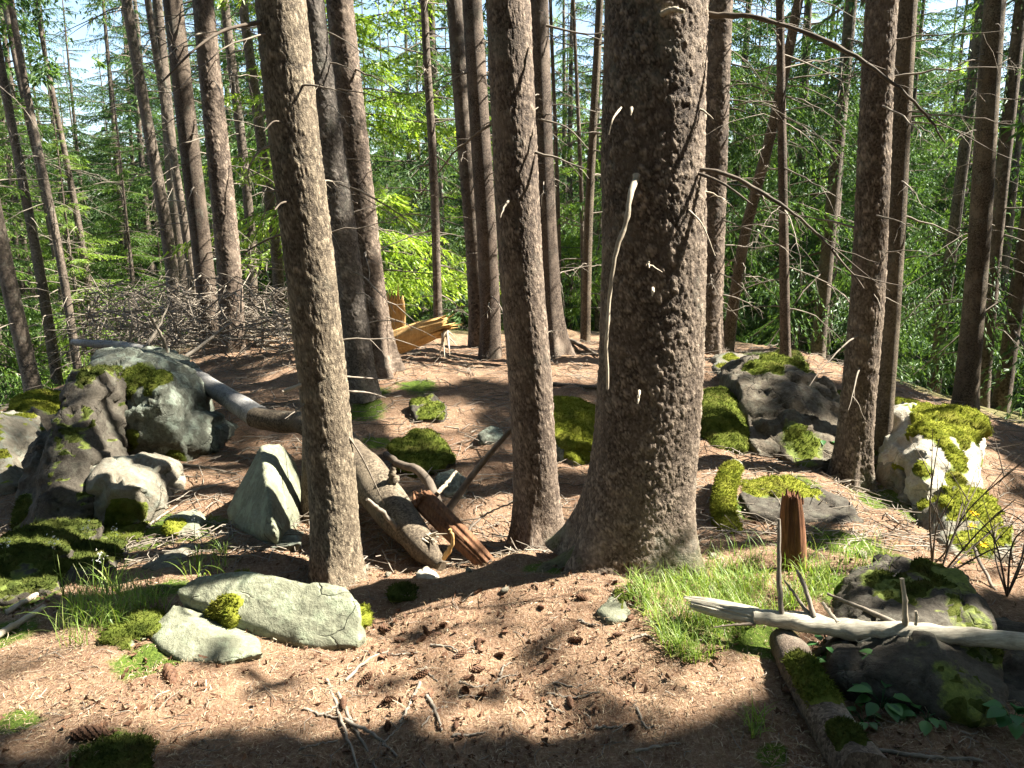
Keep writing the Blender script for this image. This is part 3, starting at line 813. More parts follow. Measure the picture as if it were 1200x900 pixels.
LT = [('tall straight trunk left of the dark trunk by the brushwood', 207, None, 12, [(199, 297), (148, 0)], 13),
      ('thin trunk squeezed beside the dark trunk by the brushwood', 230, None, 13.5, [(221, 297), (173, 0)], 9),
      ('dim trunk right of the thick sunlit trunk by the brushwood', 298, None, 13, [(292, 250), (263, 0)], 11),
      ('dim trunk just left of the slim tan trunk', 330, None, 12, [(324, 300), (284, 0)], 12),
      ('thin far trunk with a bare broken top against the sky', 114, None, 15, [(98, 297), (50, 50)], 9),
      ('thin far trunk in bright green at the upper left corner', 86, None, 16, [(65, 293), (10, 27)], 9),
      ('dim trunk at the left edge leaning left behind the mossy boulders', 38, None, 11, [(10, 330), (-30, 130)], 17),
      ('slender dim trunk left of the big outcrop', 66, None, 14, [(45, 310), (5, 100)], 11),
      ('slender dim trunk rising just behind the big outcrop', 92, None, 14, [(70, 300), (28, 90)], 9),
      ('thin dark trunk low in the left woods beyond the boulders', 52, None, 19, [(36, 330), (12, 200)], 7)]
for k, a in enumerate(LT):
    lab, bx, by, Y, ups, wp = a
    stem_tree(lab, bx, by, Y, ups, wp, 'bark_far', H=9 if 'broken top' in lab else 17, zb=6.5, rmax=1.5, dead=16, dz=(1.0, 5.5), dl=(.3, 1.3), seed=30 + k, nb=34,
              group='slender trunks in the left woods', carved=True)

# hero dead branches on the near trunks
def root(parent, base, reach, az, r0, mat, moss=0, h0=.16):
    """buttress root: leaves the stem at h0 and dives into the soil"""
    az = R(az); d = np.array([math.cos(az), math.sin(az), 0]); q = np.linspace(0, 1, 18)
    P = base + d * (q * reach)[:, None]
    wob = np.array([-d[1], d[0], 0]) * (np.sin(q * 4 + az) * .05 * reach)[:, None] * q[:, None]
    P = P + wob
    P[:, 2] = gz(P[:, 0], P[:, 1]) + h0 * np.maximum(0, 1 - q / .55) ** 2 - r0 * (.35 + .9 * q ** 2)
    mb = MB(); r = r0 * (1 - .72 * q) * 1.0
    V, F = tube(P, r, 12)
    V = V + np.stack([fbm(V, 22, 3, 5), fbm(V, 22, 3, 6), fbm(V, 22, 3, 7)], 1) * .006
    mb.add(V, F, np.clip(moss * (.7 + .9 * fbm(V, 11, 3, 2)), 0, 1) if moss else np.zeros(len(V)))
    obj('root', mb, M[mat], parent)
for az, reach, r0, ms in [(196, .78, .1, .7), (215, .55, .085, .5), (262, .42, .08, .25), (325, .5, .085, .1), (10, .55, .08, 0), (150, .6, .08, 0)]: root(big, big_b, reach, az, r0, 'bark', ms)
for az, reach, r0 in [(340, .34, .05), (235, .3, .045), (285, .26, .045), (180, .3, .04)]: root(lt, lt_b, reach, az, r0, 'bark_tan', 0, .1)
for az, reach, r0 in [(320, .38, .055), (225, .34, .05), (275, .3, .05), (0, .35, .05)]: root(mid, mid_b, reach, az, r0, 'bark_red', 0, .12)
br = lambda parent, mb, mat='dead_dark', label=None: tag(obj('dead_branch', mb, M[mat], parent), label)
br(big, path_branch([(822, 18, 3.2), (880, 20, 3.12), (960, 44, 3.0), (1030, 84, 2.9), (1080, 128, 2.85), (1108, 168, 2.82)], .0125, .003, 7, 30, .002, 7), 'dead_dark', 'long arching dead branch')
br(big, path_branch([(790, 194, 3.12), (850, 204, 3.05), (910, 236, 3.0), (965, 282, 2.95), (1012, 338, 2.9)], .0105, .003, 7, 30, .002, 7), 'dead_dark', 'sagging dead branch')
br(big, path_branch([(800, 197, 3.1), (845, 214, 3.0), (882, 240, 2.93)], .008, .003))
br(big, path_branch([(746, 206, 3.02), (739, 228, 2.96), (734, 258, 2.94), (721, 298, 2.93), (715, 345, 2.93), (711, 400, 2.93), (712, 456, 2.94)], .0125, .006, 8, 30, .0012), 'pale', 'pale peeled broken branch hanging down the trunk')
br(big, path_branch([(775, 17, 3.0), (788, 11, 2.93), (802, 14, 2.9)], .011, .008), 'pale', 'short pale stub')
for (x, y) in [(765, 342), (749, 462), (748, 468), (740, 130)]:
    br(big, path_branch([(x, y - 4, 2.99), (x, y, 2.955), (x - 1, y + 5, 2.95)], .007, .003, 6, 6), 'pale', None)
br(big, path_branch([(728, 126, 2.98), (718, 140, 2.9), (713, 158, 2.9)], .005, .002), 'pale')
br(big, path_branch([(800, 240, 3.05), (822, 262, 2.98), (838, 300, 2.95)], .004, .002), 'pale')
br(lt, path_branch([(338, 22, 3.45), (300, 27, 3.40), (262, 36, 3.30), (228, 58, 3.20), (190, 96, 3.10)], .011, .003), 'dead_dark')
br(lt, path_branch([(336, 148, 3.42), (322, 142, 3.35), (309, 154, 3.30)], .005, .002), 'dead_dark')
br(lt, path_branch([(326, 166, 3.45), (303, 178, 3.40), (291, 200, 3.38), (293, 222, 3.37)], .006, .002), 'dead')
br(lt, path_branch([(345, 235, 3.42), (330, 238, 3.35), (322, 246, 3.30)], .005, .003), 'dead_dark')
br(lt, path_branch([(348, 270, 3.45), (315, 280, 3.60), (285, 297, 3.70)], .007, .003), 'dead_dark')
br(lt, path_branch([(370, 445, 3.45), (350, 452, 3.40), (331, 459, 3.36)], .010, .008), 'pale')
for q in [[(392, 440, 3.50), (415, 442, 3.60), (445, 444, 3.70)], [(394, 458, 3.50), (430, 460, 3.60), (452, 466, 3.65)], [(400, 500, 3.42), (424, 536, 3.50), (450, 590, 3.70)]]:
    br(lt, path_branch([(x, y, Y) for x, y, Y in q], .006, .003), 'dead')
br(mid, path_branch([(640, 30, 3.8), (690, 40, 3.75), (735, 32, 3.7)], .006, .002), 'dead')
br(mid, path_branch([(634, 140, 3.8), (665, 150, 3.75), (690, 175, 3.7)], .006, .002), 'dead')

# ------------------------------------------------------------------ woods behind and beside: trees from a few kinds, copied
def make_proto(kind, H, zb, rmax, nb, fol, rng, deadn, full=True):
    T, A, limbs = crown_tris(H, zb, rmax, nb, rng, None, not full, .08)
    mb = MB(); mb.tris(T, A)
    V, F3, F4, A_ = mb.arrays()
    crown = to_mesh('crown', V, F3, None, M[fol], False, {'v': A_})
    mb = MB()
    for l in limbs: add_tube(mb, l[::3], np.linspace(.02, .005, len(l[::3])), 3, cap=False)
    V, F3, F4, A_ = mb.arrays(); limb = to_mesh('limbs', V, F3, F4, M['dead_dark'], True, {'v': A_ * 0})
    mb = MB()
    for k in range(deadn):
        z = rng.uniform(.4, zb + 1.5); az = rng.random() * 6.283
        b = dead_branch(np.array([0, 0, z]), az, rng.uniform(.3, 1.5), rng.uniform(-.35, .25), rng.uniform(.1, .5), rng.uniform(.007, .013), rng, rng.integers(2, 6), 3)
        v, f3, f4, a = b.arrays(); n0 = mb.n
        mb.add(v, f4)
        if f3 is not None: mb.f3.append(f3 + n0)
    V, F3, F4, A_ = mb.arrays(); dead = to_mesh('dead_twigs', V, F3, F4, M['dead'], True, {'v': A_ * 0})
    pts = np.array([[0, 0, -.4], [.02, 0, .6], [.04, .02, 3], [0, .05, H * .5], [0, 0, H]])
    r0 = .0085 * H
    tm, _, _ = trunk_mb(pts, np.array([r0 * 1.1, r0, r0 * .9, r0 * .55, .01]), 10, .4, .25, 5, int(rng.integers(99)))
    V, F3, F4, A_ = tm.arrays(); trunk = to_mesh('trunk', V, F3, F4, M['bark_far'], True, {'v': A_ * 0})
    return dict(kind=kind, H=H, zb=zb, rmax=rmax, trunk=trunk, crown=crown, limbs=limb, dead=dead)
_r = np.random.default_rng(21)
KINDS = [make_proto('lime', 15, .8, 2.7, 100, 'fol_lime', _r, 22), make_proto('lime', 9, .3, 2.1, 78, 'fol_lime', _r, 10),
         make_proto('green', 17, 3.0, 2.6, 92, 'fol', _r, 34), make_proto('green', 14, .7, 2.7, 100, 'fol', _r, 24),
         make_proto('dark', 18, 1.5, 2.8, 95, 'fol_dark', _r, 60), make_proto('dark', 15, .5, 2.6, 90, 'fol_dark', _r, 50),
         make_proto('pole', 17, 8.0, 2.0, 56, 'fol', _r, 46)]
LANDMARK = [(-60, 'the left edge'), (85, 'the big outcrop at left'), (273, 'the thick brushwood trunk'), (360, 'the slim tan trunk'), (430, 'the flared mossy footed trunk'), (514, 'the thin knobbly spruce'), (575, 'the wounded trunk'),
            (612, 'the straight brown trunk'), (690, 'the thin bare pole'), (770, 'the thickest trunk'), (865, 'the thin leaning spruce'), (918, 'the slender pole'), (1020, 'the dark right hand trunk'), (1145, 'the trunk beyond the outcrop'), (1260, 'the right edge')]
def wood_label(kind, x, y, s):
    px = project(np.array([[x, y, 1.]]))[0][0]
    lx, ln = min(LANDMARK, key=lambda q: abs(q[0] - px))
    side = 'left' if px < lx else 'right'
    dep = 'close' if y < 18 else 'further back' if y < 30 else 'deep in the woods' if y < 44 else 'farthest back'
    size = ('small ' if s < .75 else 'lush ' if s > 1.05 else '')
    return size + {'lime': 'yellow green spruce', 'green': 'green spruce', 'dark': 'dark drooping spruce', 'pole': 'bare stemmed spruce'}[kind] + ', ' + dep + ', ' + side + ' of ' + ln
def put_tree(k, x, y, s, rz, label=None, group=None):
    p = KINDS[k]
    t = thing('spruce_tree', label or wood_label(p['kind'], x, y, s), 'tree', (x, y, gz1(x, y)), group or {'lime': 'yellow green spruces in the woods', 'green': 'green spruces in the woods', 'dark': 'dark spruces in the woods', 'pole': 'bare stemmed spruces in the woods'}[p['kind']])
    for nm, key in (('trunk', 'trunk'), ('crown', 'crown'), ('limbs', 'limbs'), ('dead_twigs', 'dead')):
        o = link(nm, p[key], t)
        if nm in ('limbs', 'dead_twigs'): o['kind'] = 'stuff'
    t.scale = (s, s, s); t.rotation_euler = (RNG.normal(0, .015), RNG.normal(0, .015), rz)
    return t
def in_sun_corridor(x, y):
    """would a 17 m tree here shade what the photograph shows in sun?"""
    rel = np.array([x, y]); d = np.array([math.sin(SUN_AZ), math.cos(SUN_AZ)])
    along = rel @ d; across = rel @ np.array([d[1], -d[0]])
    return 1.5 < along < 16 and -9.5 < across < 1
placed = []
tries = 0
while len(placed) < 250 and tries < 30000:
    tries += 1
    y = 11.5 + 50 * RNG.random() ** 1.4
    ang = RNG.uniform(-.72, .72)
    x = y * math.tan(ang)
    px = 600 + FPX * x / y
    if any((x - a) ** 2 + (y - b) ** 2 < (1.15 + .03 * y) ** 2 for a, b in placed): continue
    if in_sun_corridor(x, y): continue
    if y < 13.5 and not (380 < px < 500): continue
    if 225 < px < 345 and y < 17: continue
    u = RNG.random()
    zg = gz1(x, y)
    if 60 < px < 175:                      # the gap of sky at the upper left: mostly low young trees
        hmax = .22 * y + 1.6 - zg
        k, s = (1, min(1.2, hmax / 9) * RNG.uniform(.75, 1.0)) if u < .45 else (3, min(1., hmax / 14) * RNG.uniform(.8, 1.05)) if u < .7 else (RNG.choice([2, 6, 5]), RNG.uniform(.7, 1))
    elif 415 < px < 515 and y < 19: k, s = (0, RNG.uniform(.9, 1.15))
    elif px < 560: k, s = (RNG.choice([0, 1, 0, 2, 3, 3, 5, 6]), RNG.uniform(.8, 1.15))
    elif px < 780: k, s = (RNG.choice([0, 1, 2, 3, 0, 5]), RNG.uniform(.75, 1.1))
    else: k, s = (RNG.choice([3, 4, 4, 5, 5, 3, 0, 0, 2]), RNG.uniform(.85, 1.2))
    H_, zb_, rm_ = KINDS[int(k)]['H'] * s, KINDS[int(k)]['zb'] * s, KINDS[int(k)]['rmax'] * s
    f_ = RNG.random(70); a_ = RNG.random(70) * 6.283; rr_ = rm_ * (1 - f_) ** .75 * np.sqrt(RNG.random(70))
    smp = np.stack([x + rr_ * np.cos(a_), y + rr_ * np.sin(a_), zg + zb_ + (H_ - zb_) * f_], 1)
    if blocks(smp, 1.6).mean() > .10: continue
    placed.append((x, y))
    put_tree(int(k), x, y, float(s), RNG.random() * 6.283)

n0 = len(placed)
for k in range(400):                       # tall dense spruces closing the view at the left and in the middle
    if len(placed) >= n0 + 36: break
    y = RNG.uniform(17, 36); px = RNG.uniform(-60, 340) if k % 3 else RNG.uniform(440, 1150)
    if 92 < px < 150: continue
    x = (px - 600) / FPX * y
    if any((x - a) ** 2 + (y - b) ** 2 < 2.2 for a, b in placed): continue
    placed.append((x, y)); put_tree(int(RNG.choice([4, 5, 3, 4, 2])), x, y, RNG.uniform(.9, 1.2), RNG.random() * 6.283)
for k in range(16):                        # young growth closing the low gap at the left
    y = RNG.uniform(13.5, 27); x = (RNG.uniform(30, 200) - 600) / FPX * y
    if any((x - a) ** 2 + (y - b) ** 2 < .8 for a, b in placed): continue
    placed.append((x, y)); put_tree(1, x, y, RNG.uniform(.36, .44) * (.6 + .04 * y), RNG.random() * 6.283)

# the wood goes on beyond as one mass
_fr = np.random.default_rng(91); _ft = []
for k in range(230):
    y = _fr.uniform(58, 92); x = y * math.tan(_fr.uniform(-.75, .75)); z0 = gz1(x, y); H_ = _fr.uniform(13, 20)
    f = _fr.random(330) ** 1.2; rr = 3.0 * (1 - f) ** .8 * np.sqrt(_fr.random(330)); a = _fr.random(330) * 6.283
    c_ = np.stack([x + rr * np.cos(a), y + rr * np.sin(a), z0 + H_ * f], 1)
    d_ = np.stack([np.cos(a), np.sin(a), -.5 + _fr.normal(0, .25, 330)], 1); n_ = np.stack([-np.sin(a), np.cos(a), _fr.normal(0, .4, 330)], 1)
    l_ = _fr.uniform(.6, 1.5, (330, 1)) * (1.1 - .6 * f[:, None])
    _ft.append(np.stack([c_ - n_ * l_ * .3, c_ + n_ * l_ * .3, c_ + d_ * l_], 1))
_ft = np.concatenate(_ft); mb = MB(); mb.tris(_ft, np.clip(_fr.normal(.5, .25, len(_ft)), 0, 1))
tag(obj('far_wood', mb, M['fol_dark'], smooth=False), 'spruce wood far down the slope behind everything', 'wood', None, 'stuff')

# trees placed so their crowns filter the sun, mostly unseen: to the right and right-behind, beyond the frame and at its right edge
CAN = [(9.3, 9.2, 'dark spruce with hanging boughs behind the outcrop at right', 'fol_dark', 1.0, 17), (6.9, 10.6, 'dense dark spruce right of the crest behind the pale outcrop', 'fol_dark', .8, 16),
       (4.9, 12.2, 'dark spruce behind the slender pole on the crest', 'fol_dark', 1.0, 17), (9.8, 12.2, 'tall dark spruce furthest right in the woods', 'fol_dark', 1.2, 18),
       (7.6, 13.6, 'dark spruce with green tips deep in the right woods', 'fol', 1.0, 17), 
       (2.6, 12.0, 'green spruce behind the reddish trunk on the crest', 'fol', 1.4, 16),
       (7.4, 6.9, 'spruce outside the right edge shading the outcrop', 'fol', 3.5, 18), (9.6, 7.0, 'unseen spruce outside the right edge further up the slope', 'fol', 3, 18), (9.9, 6.49, 'unseen spruce outside the right edge in the second row', 'fol', 3, 18),
       (6.3, 2.4, 'unseen spruce outside the right edge nearest the viewer', 'fol', 4, 17), (8.8, 2.5, 'unseen broad spruce outside the right edge', 'fol', 3, 18), (5.6, 6.75, 'slim spruce outside the right edge above the shrubs', 'fol', 7, 17),
       (12.0, 7.5, 'unseen spruce outside the right edge beyond the broad one', 'fol', 2.5, 18), (5.2, .9, 'unseen spruce behind the viewer on the right', 'fol', 3.5, 18), (12.4, 7.5, 'unseen spruce far outside the right edge', 'fol', 2.5, 18),
       (12.0, 3.1, 'unseen spruce far outside the right edge and low on the slope', 'fol', 2.5, 18), (8.0, 1.1, 'unseen spruce far right behind the viewer', 'fol', 3, 18), (14.5, 7.8, 'outermost unseen spruce beyond the right edge', 'fol', 2, 18),
       (13.6, 10.5, 'unseen spruce far right in the woods beyond the frame', 'fol_dark', 1.5, 18), (12.6, 14, 'dark spruce at the far right of the woods', 'fol_dark', 1.2, 18),
       (-4.5, -1.5, 'added unseen spruce behind the viewer on the left', 'fol', 4, 17), (-6.5, 2.0, 'added unseen spruce outside the left edge', 'fol', 4.5, 17), (.8, -3.0, 'added unseen spruce right behind the viewer', 'fol', 5, 17), (-8.0, 5.5, 'spruce outside the left edge further on, also added', 'fol', 4, 17),  # from here on: unseen spruces added behind and left to cut sky light
       (-2.4, -4.2, 'added unseen spruce behind the viewer in the second row', 'fol', 2.5, 17), (3.4, -4.4, 'added unseen spruce behind the viewer a little to the right', 'fol', 2.5, 17), (-6.8, -4.0, 'added unseen spruce far behind the viewer on the left', 'fol', 2, 17), (7.0, -3.8, 'added unseen spruce far behind the viewer on the right', 'fol', 2, 17),
       (.4, -7.2, 'added unseen spruce furthest behind the viewer', 'fol', 1.5, 17), (-4.6, -8.0, 'added unseen spruce furthest behind on the left', 'fol', 1.5, 17), (5.4, -8.2, 'added unseen spruce furthest behind on the right', 'fol', 1.5, 17), (-9.5, 0.0, 'added unseen spruce left of the viewer in the second row', 'fol', 2, 17)]
for k, (x, y, lab, fol, zb, H) in enumerate(CAN):
    rng = np.random.default_rng(500 + k)
    z0 = gz1(x, y)
    out = y < 3 or (abs(x) - 3) / y > .75
    t = thing('spruce_tree', lab, 'tree', (x, y, z0), None)
    pts = np.array([[x, y, z0 - .3], [x, y, z0 + 1], [x + .05, y, z0 + 6], [x, y, z0 + H]])
    mb, P, r = trunk_mb(pts, np.array([.12, .105, .08, .01]), 12, .4, .25, 5, k)
    obj('trunk', mb, M['bark_far'], t)
    T, A, limbs = crown_tris(H + z0, zb + z0, 3.0 if out else 2.7, 105 if out else 66, rng, lambda q: (x, y), 'thick' if out else 'fine' if x / y < .8 else False, .04)
    kk = carve(T, rng); T, A = T[kk], A[kk]
    mb = MB(); mb.tris(T, A); obj('crown', mb, M[fol], t, smooth=False)
    mb = MB()
    for l in limbs:
        if blocks(l).mean() < .1: add_tube(mb, l[::3], np.linspace(.02, .005, len(l[::3])), 3, cap=False)
    tag(obj('limbs', mb, M['dead_dark'], t), kind='stuff')

# ------------------------------------------------------------------ rocks
def remesh(V, F3, voxel):
    me = to_mesh('tmp', V, F3, None, None, False)
    o = link('tmp', me)
    m = o.modifiers.new('r', 'REMESH'); m.mode = 'VOXEL'; m.voxel_size = voxel
    dg = bpy.context.evaluated_depsgraph_get()
    ev = o.evaluated_get(dg); me2 = ev.to_mesh()
    n = len(me2.vertices); V2 = np.zeros(n * 3); me2.vertices.foreach_get('co', V2)
    k = len(me2.polygons); lt_ = np.zeros(k, int); me2.polygons.foreach_get('loop_total', lt_)
    L = np.zeros(len(me2.loops), int); me2.loops.foreach_get('vertex_index', L)
    ev.to_mesh_clear(); bpy.data.objects.remove(o); bpy.data.meshes.remove(me)
    assert (lt_ == 4).all()
    return V2.reshape(-1, 3), L.reshape(-1, 4)
def vnormals(V, F4):
    n = np.cross(V[F4[:, 2]] - V[F4[:, 0]], V[F4[:, 3]] - V[F4[:, 1]])
    N_ = np.zeros_like(V)
    for k in range(4): np.add.at(N_, F4[:, k], n)
    return N_ / (np.linalg.norm(N_, axis=1)[:, None] + 1e-12)
def hull(pts):
    bm = bmesh.new()
    for p in pts: bm.verts.new(p)
    bmesh.ops.convex_hull(bm, input=bm.verts)
    bmesh.ops.delete(bm, geom=[v for v in bm.verts if not v.link_faces], context='VERTS')
    bmesh.ops.triangulate(bm, faces=bm.faces)
    bm.verts.index_update()
    V = np.array([v.co[:] for v in bm.verts]); F = np.array([[v.index for v in f.verts] for f in bm.faces]); bm.free()
    return V, F
def block(front, depth, taper=.75, drop=.08, sink=.12):
    return (front, depth, taper, drop, sink)
def block_points(front, depth, taper, drop, sink, k):
    """rock block from its front corners (px, py, Y*k); it goes back by depth and down into the soil"""
    P = np.array([W(x, y, Y * k) for x, y, Y in front]); c = P.mean(0)
    B = c + (P - c) * np.array([taper, 1, taper]) + np.array([0, depth, 0]); B[:, 2] -= drop
    low = P[P[:, 2] < np.percentile(P[:, 2], 35)] - np.array([0, -.03, sink])
    low2 = B[B[:, 2] < np.percentile(B[:, 2], 50)] - np.array([0, 0, sink * 1.5])
    return np.concatenate([P, B, low, low2])
def ground_scale(fronts):
    A = np.array([q for f in fronts for q in f])
    low = A[A[:, 1] > A[:, 1].max() - 18]
    low = low[low[:, 1] < 915] if (low[:, 1] < 915).any() else low
    return float(np.median([hit(x, y)[1] / Y for x, y, Y in low]))
def fuzz(V, F4, Nn, m, rng, dens, ln=.013):
    a = V[F4].mean(1); fn = Nn[F4].mean(1); fm = m[F4].mean(1)
    area = np.linalg.norm(np.cross(V[F4[:, 2]] - V[F4[:, 0]], V[F4[:, 3]] - V[F4[:, 1]]), axis=1) / 2
    n = rng.poisson(area * dens * (fm > .35))
    idx = np.repeat(np.arange(len(a)), n); k = len(idx)
    u = rng.random((k, 2)); Fq = F4[idx]
    P = (V[Fq[:, 0]] * (1 - u[:, :1]) + V[Fq[:, 1]] * u[:, :1]) * (1 - u[:, 1:]) + (V[Fq[:, 3]] * (1 - u[:, :1]) + V[Fq[:, 2]] * u[:, :1]) * u[:, 1:]
    d = fn[idx] + rng.normal(0, .5, (k, 3)); d /= np.linalg.norm(d, axis=1)[:, None]
    s = np.cross(d, rng.normal(0, 1, (k, 3))); s /= np.linalg.norm(s, axis=1)[:, None] + 1e-9
    l = ln * rng.uniform(.5, 1.5, (k, 1))
    return np.stack([P - s * l * .22 - d * .002, P + s * l * .22 - d * .002, P + d * l], 1)
NM = [0]
def rock(label, hulls, mat='rock', voxel=.016, amp=.02, moss_up=None, blobs=(), mossmat='moss', facet=.03, cat='rock', name='boulder', group=None, mossh=.010, fz=13000):
    NM[0] += 1; sd = NM[0] * 13
    Vs, Fs, n = [], [], 0
    ks = ground_scale([h[0] for h in hulls]) * .985
    if abs(ks - 1) > .03: print('rock', label[:40], round(ks, 3))
    for h in hulls:
        v, f = hull(block_points(*h, ks)); Vs.append(v); Fs.append(f + n); n += len(v)
    V, F4 = remesh(np.concatenate(Vs), np.concatenate(Fs), voxel * 1.28)
    Nn = vnormals(V, F4)
    f1, f2, cr = cells(V * np.array([5, 5, 6.5]) + np.stack([vn(V, 3, sd), vn(V, 3, sd + 1), vn(V, 3, sd + 2)], 1) * .5, sd)
    d = amp * (fbm(V, 5, 4, sd) * .55) + facet * (cr - .5) * sstep(0, .05, f2 - f1) - facet * .35 * sstep(.05, 0, f2 - f1) + amp * .4 * np.abs(fbm(V, 20, 3, sd + 9))
    V = V + Nn * d[:, None]
    o_ = V[np.argmin(V[:, 2])].copy(); o_[:2] = V[:, :2].mean(0)
    t = thing(name, label, cat, o_, group)
    Nn = vnormals(V, F4)
    m = np.zeros(len(V))
    if moss_up is not None:
        m = sstep(moss_up, moss_up + .22, Nn[:, 2] + .34 * fbm(V, 4.5, 4, sd + 5))
    for (px, py, Y, r, wgt) in blobs:
        c = W(px, py, Y * ks)
        dist = np.linalg.norm((V - c) * np.array([1, .6, 1]), axis=1) / r + .28 * fbm(V, 12, 3, sd + 6)
        m = m + wgt * sstep(1.05, .65, dist)
    m = np.clip(m, 0, 1)
    mb = MB(); mb.add(V, F4, np.clip(m * 1.2 + .35 * fbm(V, 9, 4, sd + 8) * (m > .005) + .2 * np.clip(Nn[:, 2], 0, 1) * (fbm(V, 6, 4, sd + 11) > .2), 0, 1)); obj('stone', mb, M[mat], t)
    m = sstep(.35, .85, m + .3 * fbm(V, 16, 3, sd + 12))
    sel = (m[F4] > .05).any(1)
    if sel.sum() > 12:
        Fm = F4[sel]; used = np.unique(Fm); mp = np.full(len(V), -1); mp[used] = np.arange(len(used))
        Vm = V[used]; Nm = Nn[used]; mm = m[used]
        Vm = Vm + Nm * (-.006 + (mossh + .006) * np.sqrt(mm) * (1 + .5 * fbm(Vm, 24, 3, sd)) + .003 * fbm(Vm, 90, 2, sd))[:, None]
        mb = MB(); mb.add(Vm, mp[Fm])
        if fz: mb.tris(fuzz(Vm, mp[Fm], Nm, mm, np.random.default_rng(sd), fz))
        tag(obj('moss', mb, M[mossmat], t), kind='stuff')
    return t

rock('biggest outcrop block at left with moss cap and pale bluish lichen face', [block([(104,445,4.75),(112,416,5.15),(140,408,5.25),(158,423,5.0),(192,440,4.55),(206,468,4.5),(225,538,4.5),(150,548,4.45),(98,548,4.5),(95,500,4.6),(185,472,4.36),(130,500,4.42)], .8),
     block([(200,480,4.55),(238,490,4.7),(263,503,4.8),(263,522,4.75),(232,538,4.55),(190,542,4.45),(205,500,4.45)], .4)], 'rock_blue', .018, .03,
     None, [(150,448,4.6,.16,1.1), (125,444,4.7,.12,1), (182,444,4.55,.11,1), (150,514,4.4,.09,1.2), (125,518,4.4,.08,1), (205,540,4.45,.08,.8)], 'moss', .055)
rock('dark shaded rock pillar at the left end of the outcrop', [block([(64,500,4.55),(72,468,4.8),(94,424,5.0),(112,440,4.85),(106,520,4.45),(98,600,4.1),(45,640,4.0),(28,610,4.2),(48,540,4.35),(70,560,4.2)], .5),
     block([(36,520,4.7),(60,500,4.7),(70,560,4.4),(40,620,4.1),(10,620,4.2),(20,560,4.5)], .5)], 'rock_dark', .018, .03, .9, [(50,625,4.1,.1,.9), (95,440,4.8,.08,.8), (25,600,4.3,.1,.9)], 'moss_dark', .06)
rock('beige broken block at the foot of the outcrop lit on its left face', [block([(92,562,4.1),(108,540,4.2),(142,536,4.25),(182,548,4.25),(192,585,4.12),(168,614,4.0),(110,618,3.95),(96,600,4.0),(132,572,3.92),(165,570,4.0)], .4)], 'rock_tan', .014, .02, None, [(140,606,3.95,.1,.9), (160,600,4.0,.06,.8)], 'moss', .06)
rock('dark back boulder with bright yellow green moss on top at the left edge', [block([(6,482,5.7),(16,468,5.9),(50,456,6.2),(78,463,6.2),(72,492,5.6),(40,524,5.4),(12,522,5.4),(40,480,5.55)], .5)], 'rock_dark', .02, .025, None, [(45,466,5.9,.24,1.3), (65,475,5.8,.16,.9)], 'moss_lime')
rock('pale boulder cut off by the left edge of the view', [block([(-60,480,5.6),(-5,486,5.6),(10,520,5.4),(14,570,5.1),(-60,590,5.0)], .5)], 'rock_tan', .025, .03, .75, [], 'moss_lime')
rock('low dark green mossy boulder in the lower left shade', [block([(-20,660,3.6),(-5,632,3.85),(30,622,3.9),(66,640,3.75),(62,690,3.42),(0,708,3.33)], .45)], 'rock_dark', .016, .03, .5, [], 'moss_dark')
rock('small shaded mossy boulder between the low mossy boulder and flat slab', [block([(58,660,3.62),(75,640,3.75),(112,646,3.72),(122,668,3.55),(95,682,3.45),(66,682,3.45)], .3)], 'rock_dark', .016, .025, .6, [], 'moss_dark')
rock('low flat mossy slab under the beige block', [block([(62,628,3.82),(72,612,3.98),(150,607,4.02),(170,614,3.92),(166,632,3.75),(72,642,3.74)], .25)], 'rock_dark', .014, .015, .35, [(155,620,3.85,.09,1)], 'moss')
rock('little grey stone with moss right of the beige block', [block([(190,607,4.12),(215,599,4.25),(234,608,4.15),(230,626,4.0),(196,626,4.0)], .2)], 'rock', .014, .015, None, [(203,615,4.05,.06,1)], 'moss_lime')
rock('low brownish stone in shade above the left grass', [block([(160,667,3.46),(188,648,3.55),(214,641,3.62),(218,655,3.5),(206,669,3.42)], .25)], 'rock_tan', .014, .015)
rock('upright wedge shaped stone with a sunlit right facet', [block([(306,521,4.28),(327,520,4.38),(339,546,4.36),(351,602,4.1),(322,628,3.86),(282,620,3.88),(265,598,4.15),(286,558,4.2),(311,558,3.95),(318,602,3.7),(322,626,3.62)], .22, .8, .1)], 'rock', .010, .006, facet=.004)
rock('larger pale flat stone with a round moss cushion on it in the foreground', [block([(202,692,2.86),(236,672,2.92),(282,668,2.92),(332,679,2.9),(402,688,2.86),(421,708,2.8),(429,744,2.74),(419,757,2.69),(362,758,2.70),(300,746,2.76),(240,724,2.86),(330,705,2.94),(395,712,2.86)], .12, .9, .12, .05)], 'rock', .011, .012, None,
     [(270,717,2.84,.072,1.6), (288,676,3.05,.06,1.1), (310,690,3.0,.02,.6), (430,718,2.85,.05,1)], 'moss_lime', .008, mossh=.028, fz=30000)
rock('smaller pale flat stone leaning against the larger one', [block([(172,743,2.80),(204,709,2.9),(246,721,2.9),(300,740,2.84),(309,765,2.67),(268,776,2.62),(214,775,2.63),(245,742,2.73),(185,757,2.7)], .1, .9, .1, .05)], 'rock', .010, .012, facet=.008)
rock('mossy small stone in the left grass', [block([(147,736,2.88),(160,720,2.95),(185,722,2.95),(189,744,2.78),(156,752,2.74)], .12)], 'rock', .011, .012, .2, [], 'moss')
rock('little grey stone at the tip of the left grass', [block([(118,752,2.76),(130,737,2.86),(150,742,2.84),(156,760,2.7),(132,766,2.68)], .1)], 'rock', .011, .012, .75, [], 'moss')
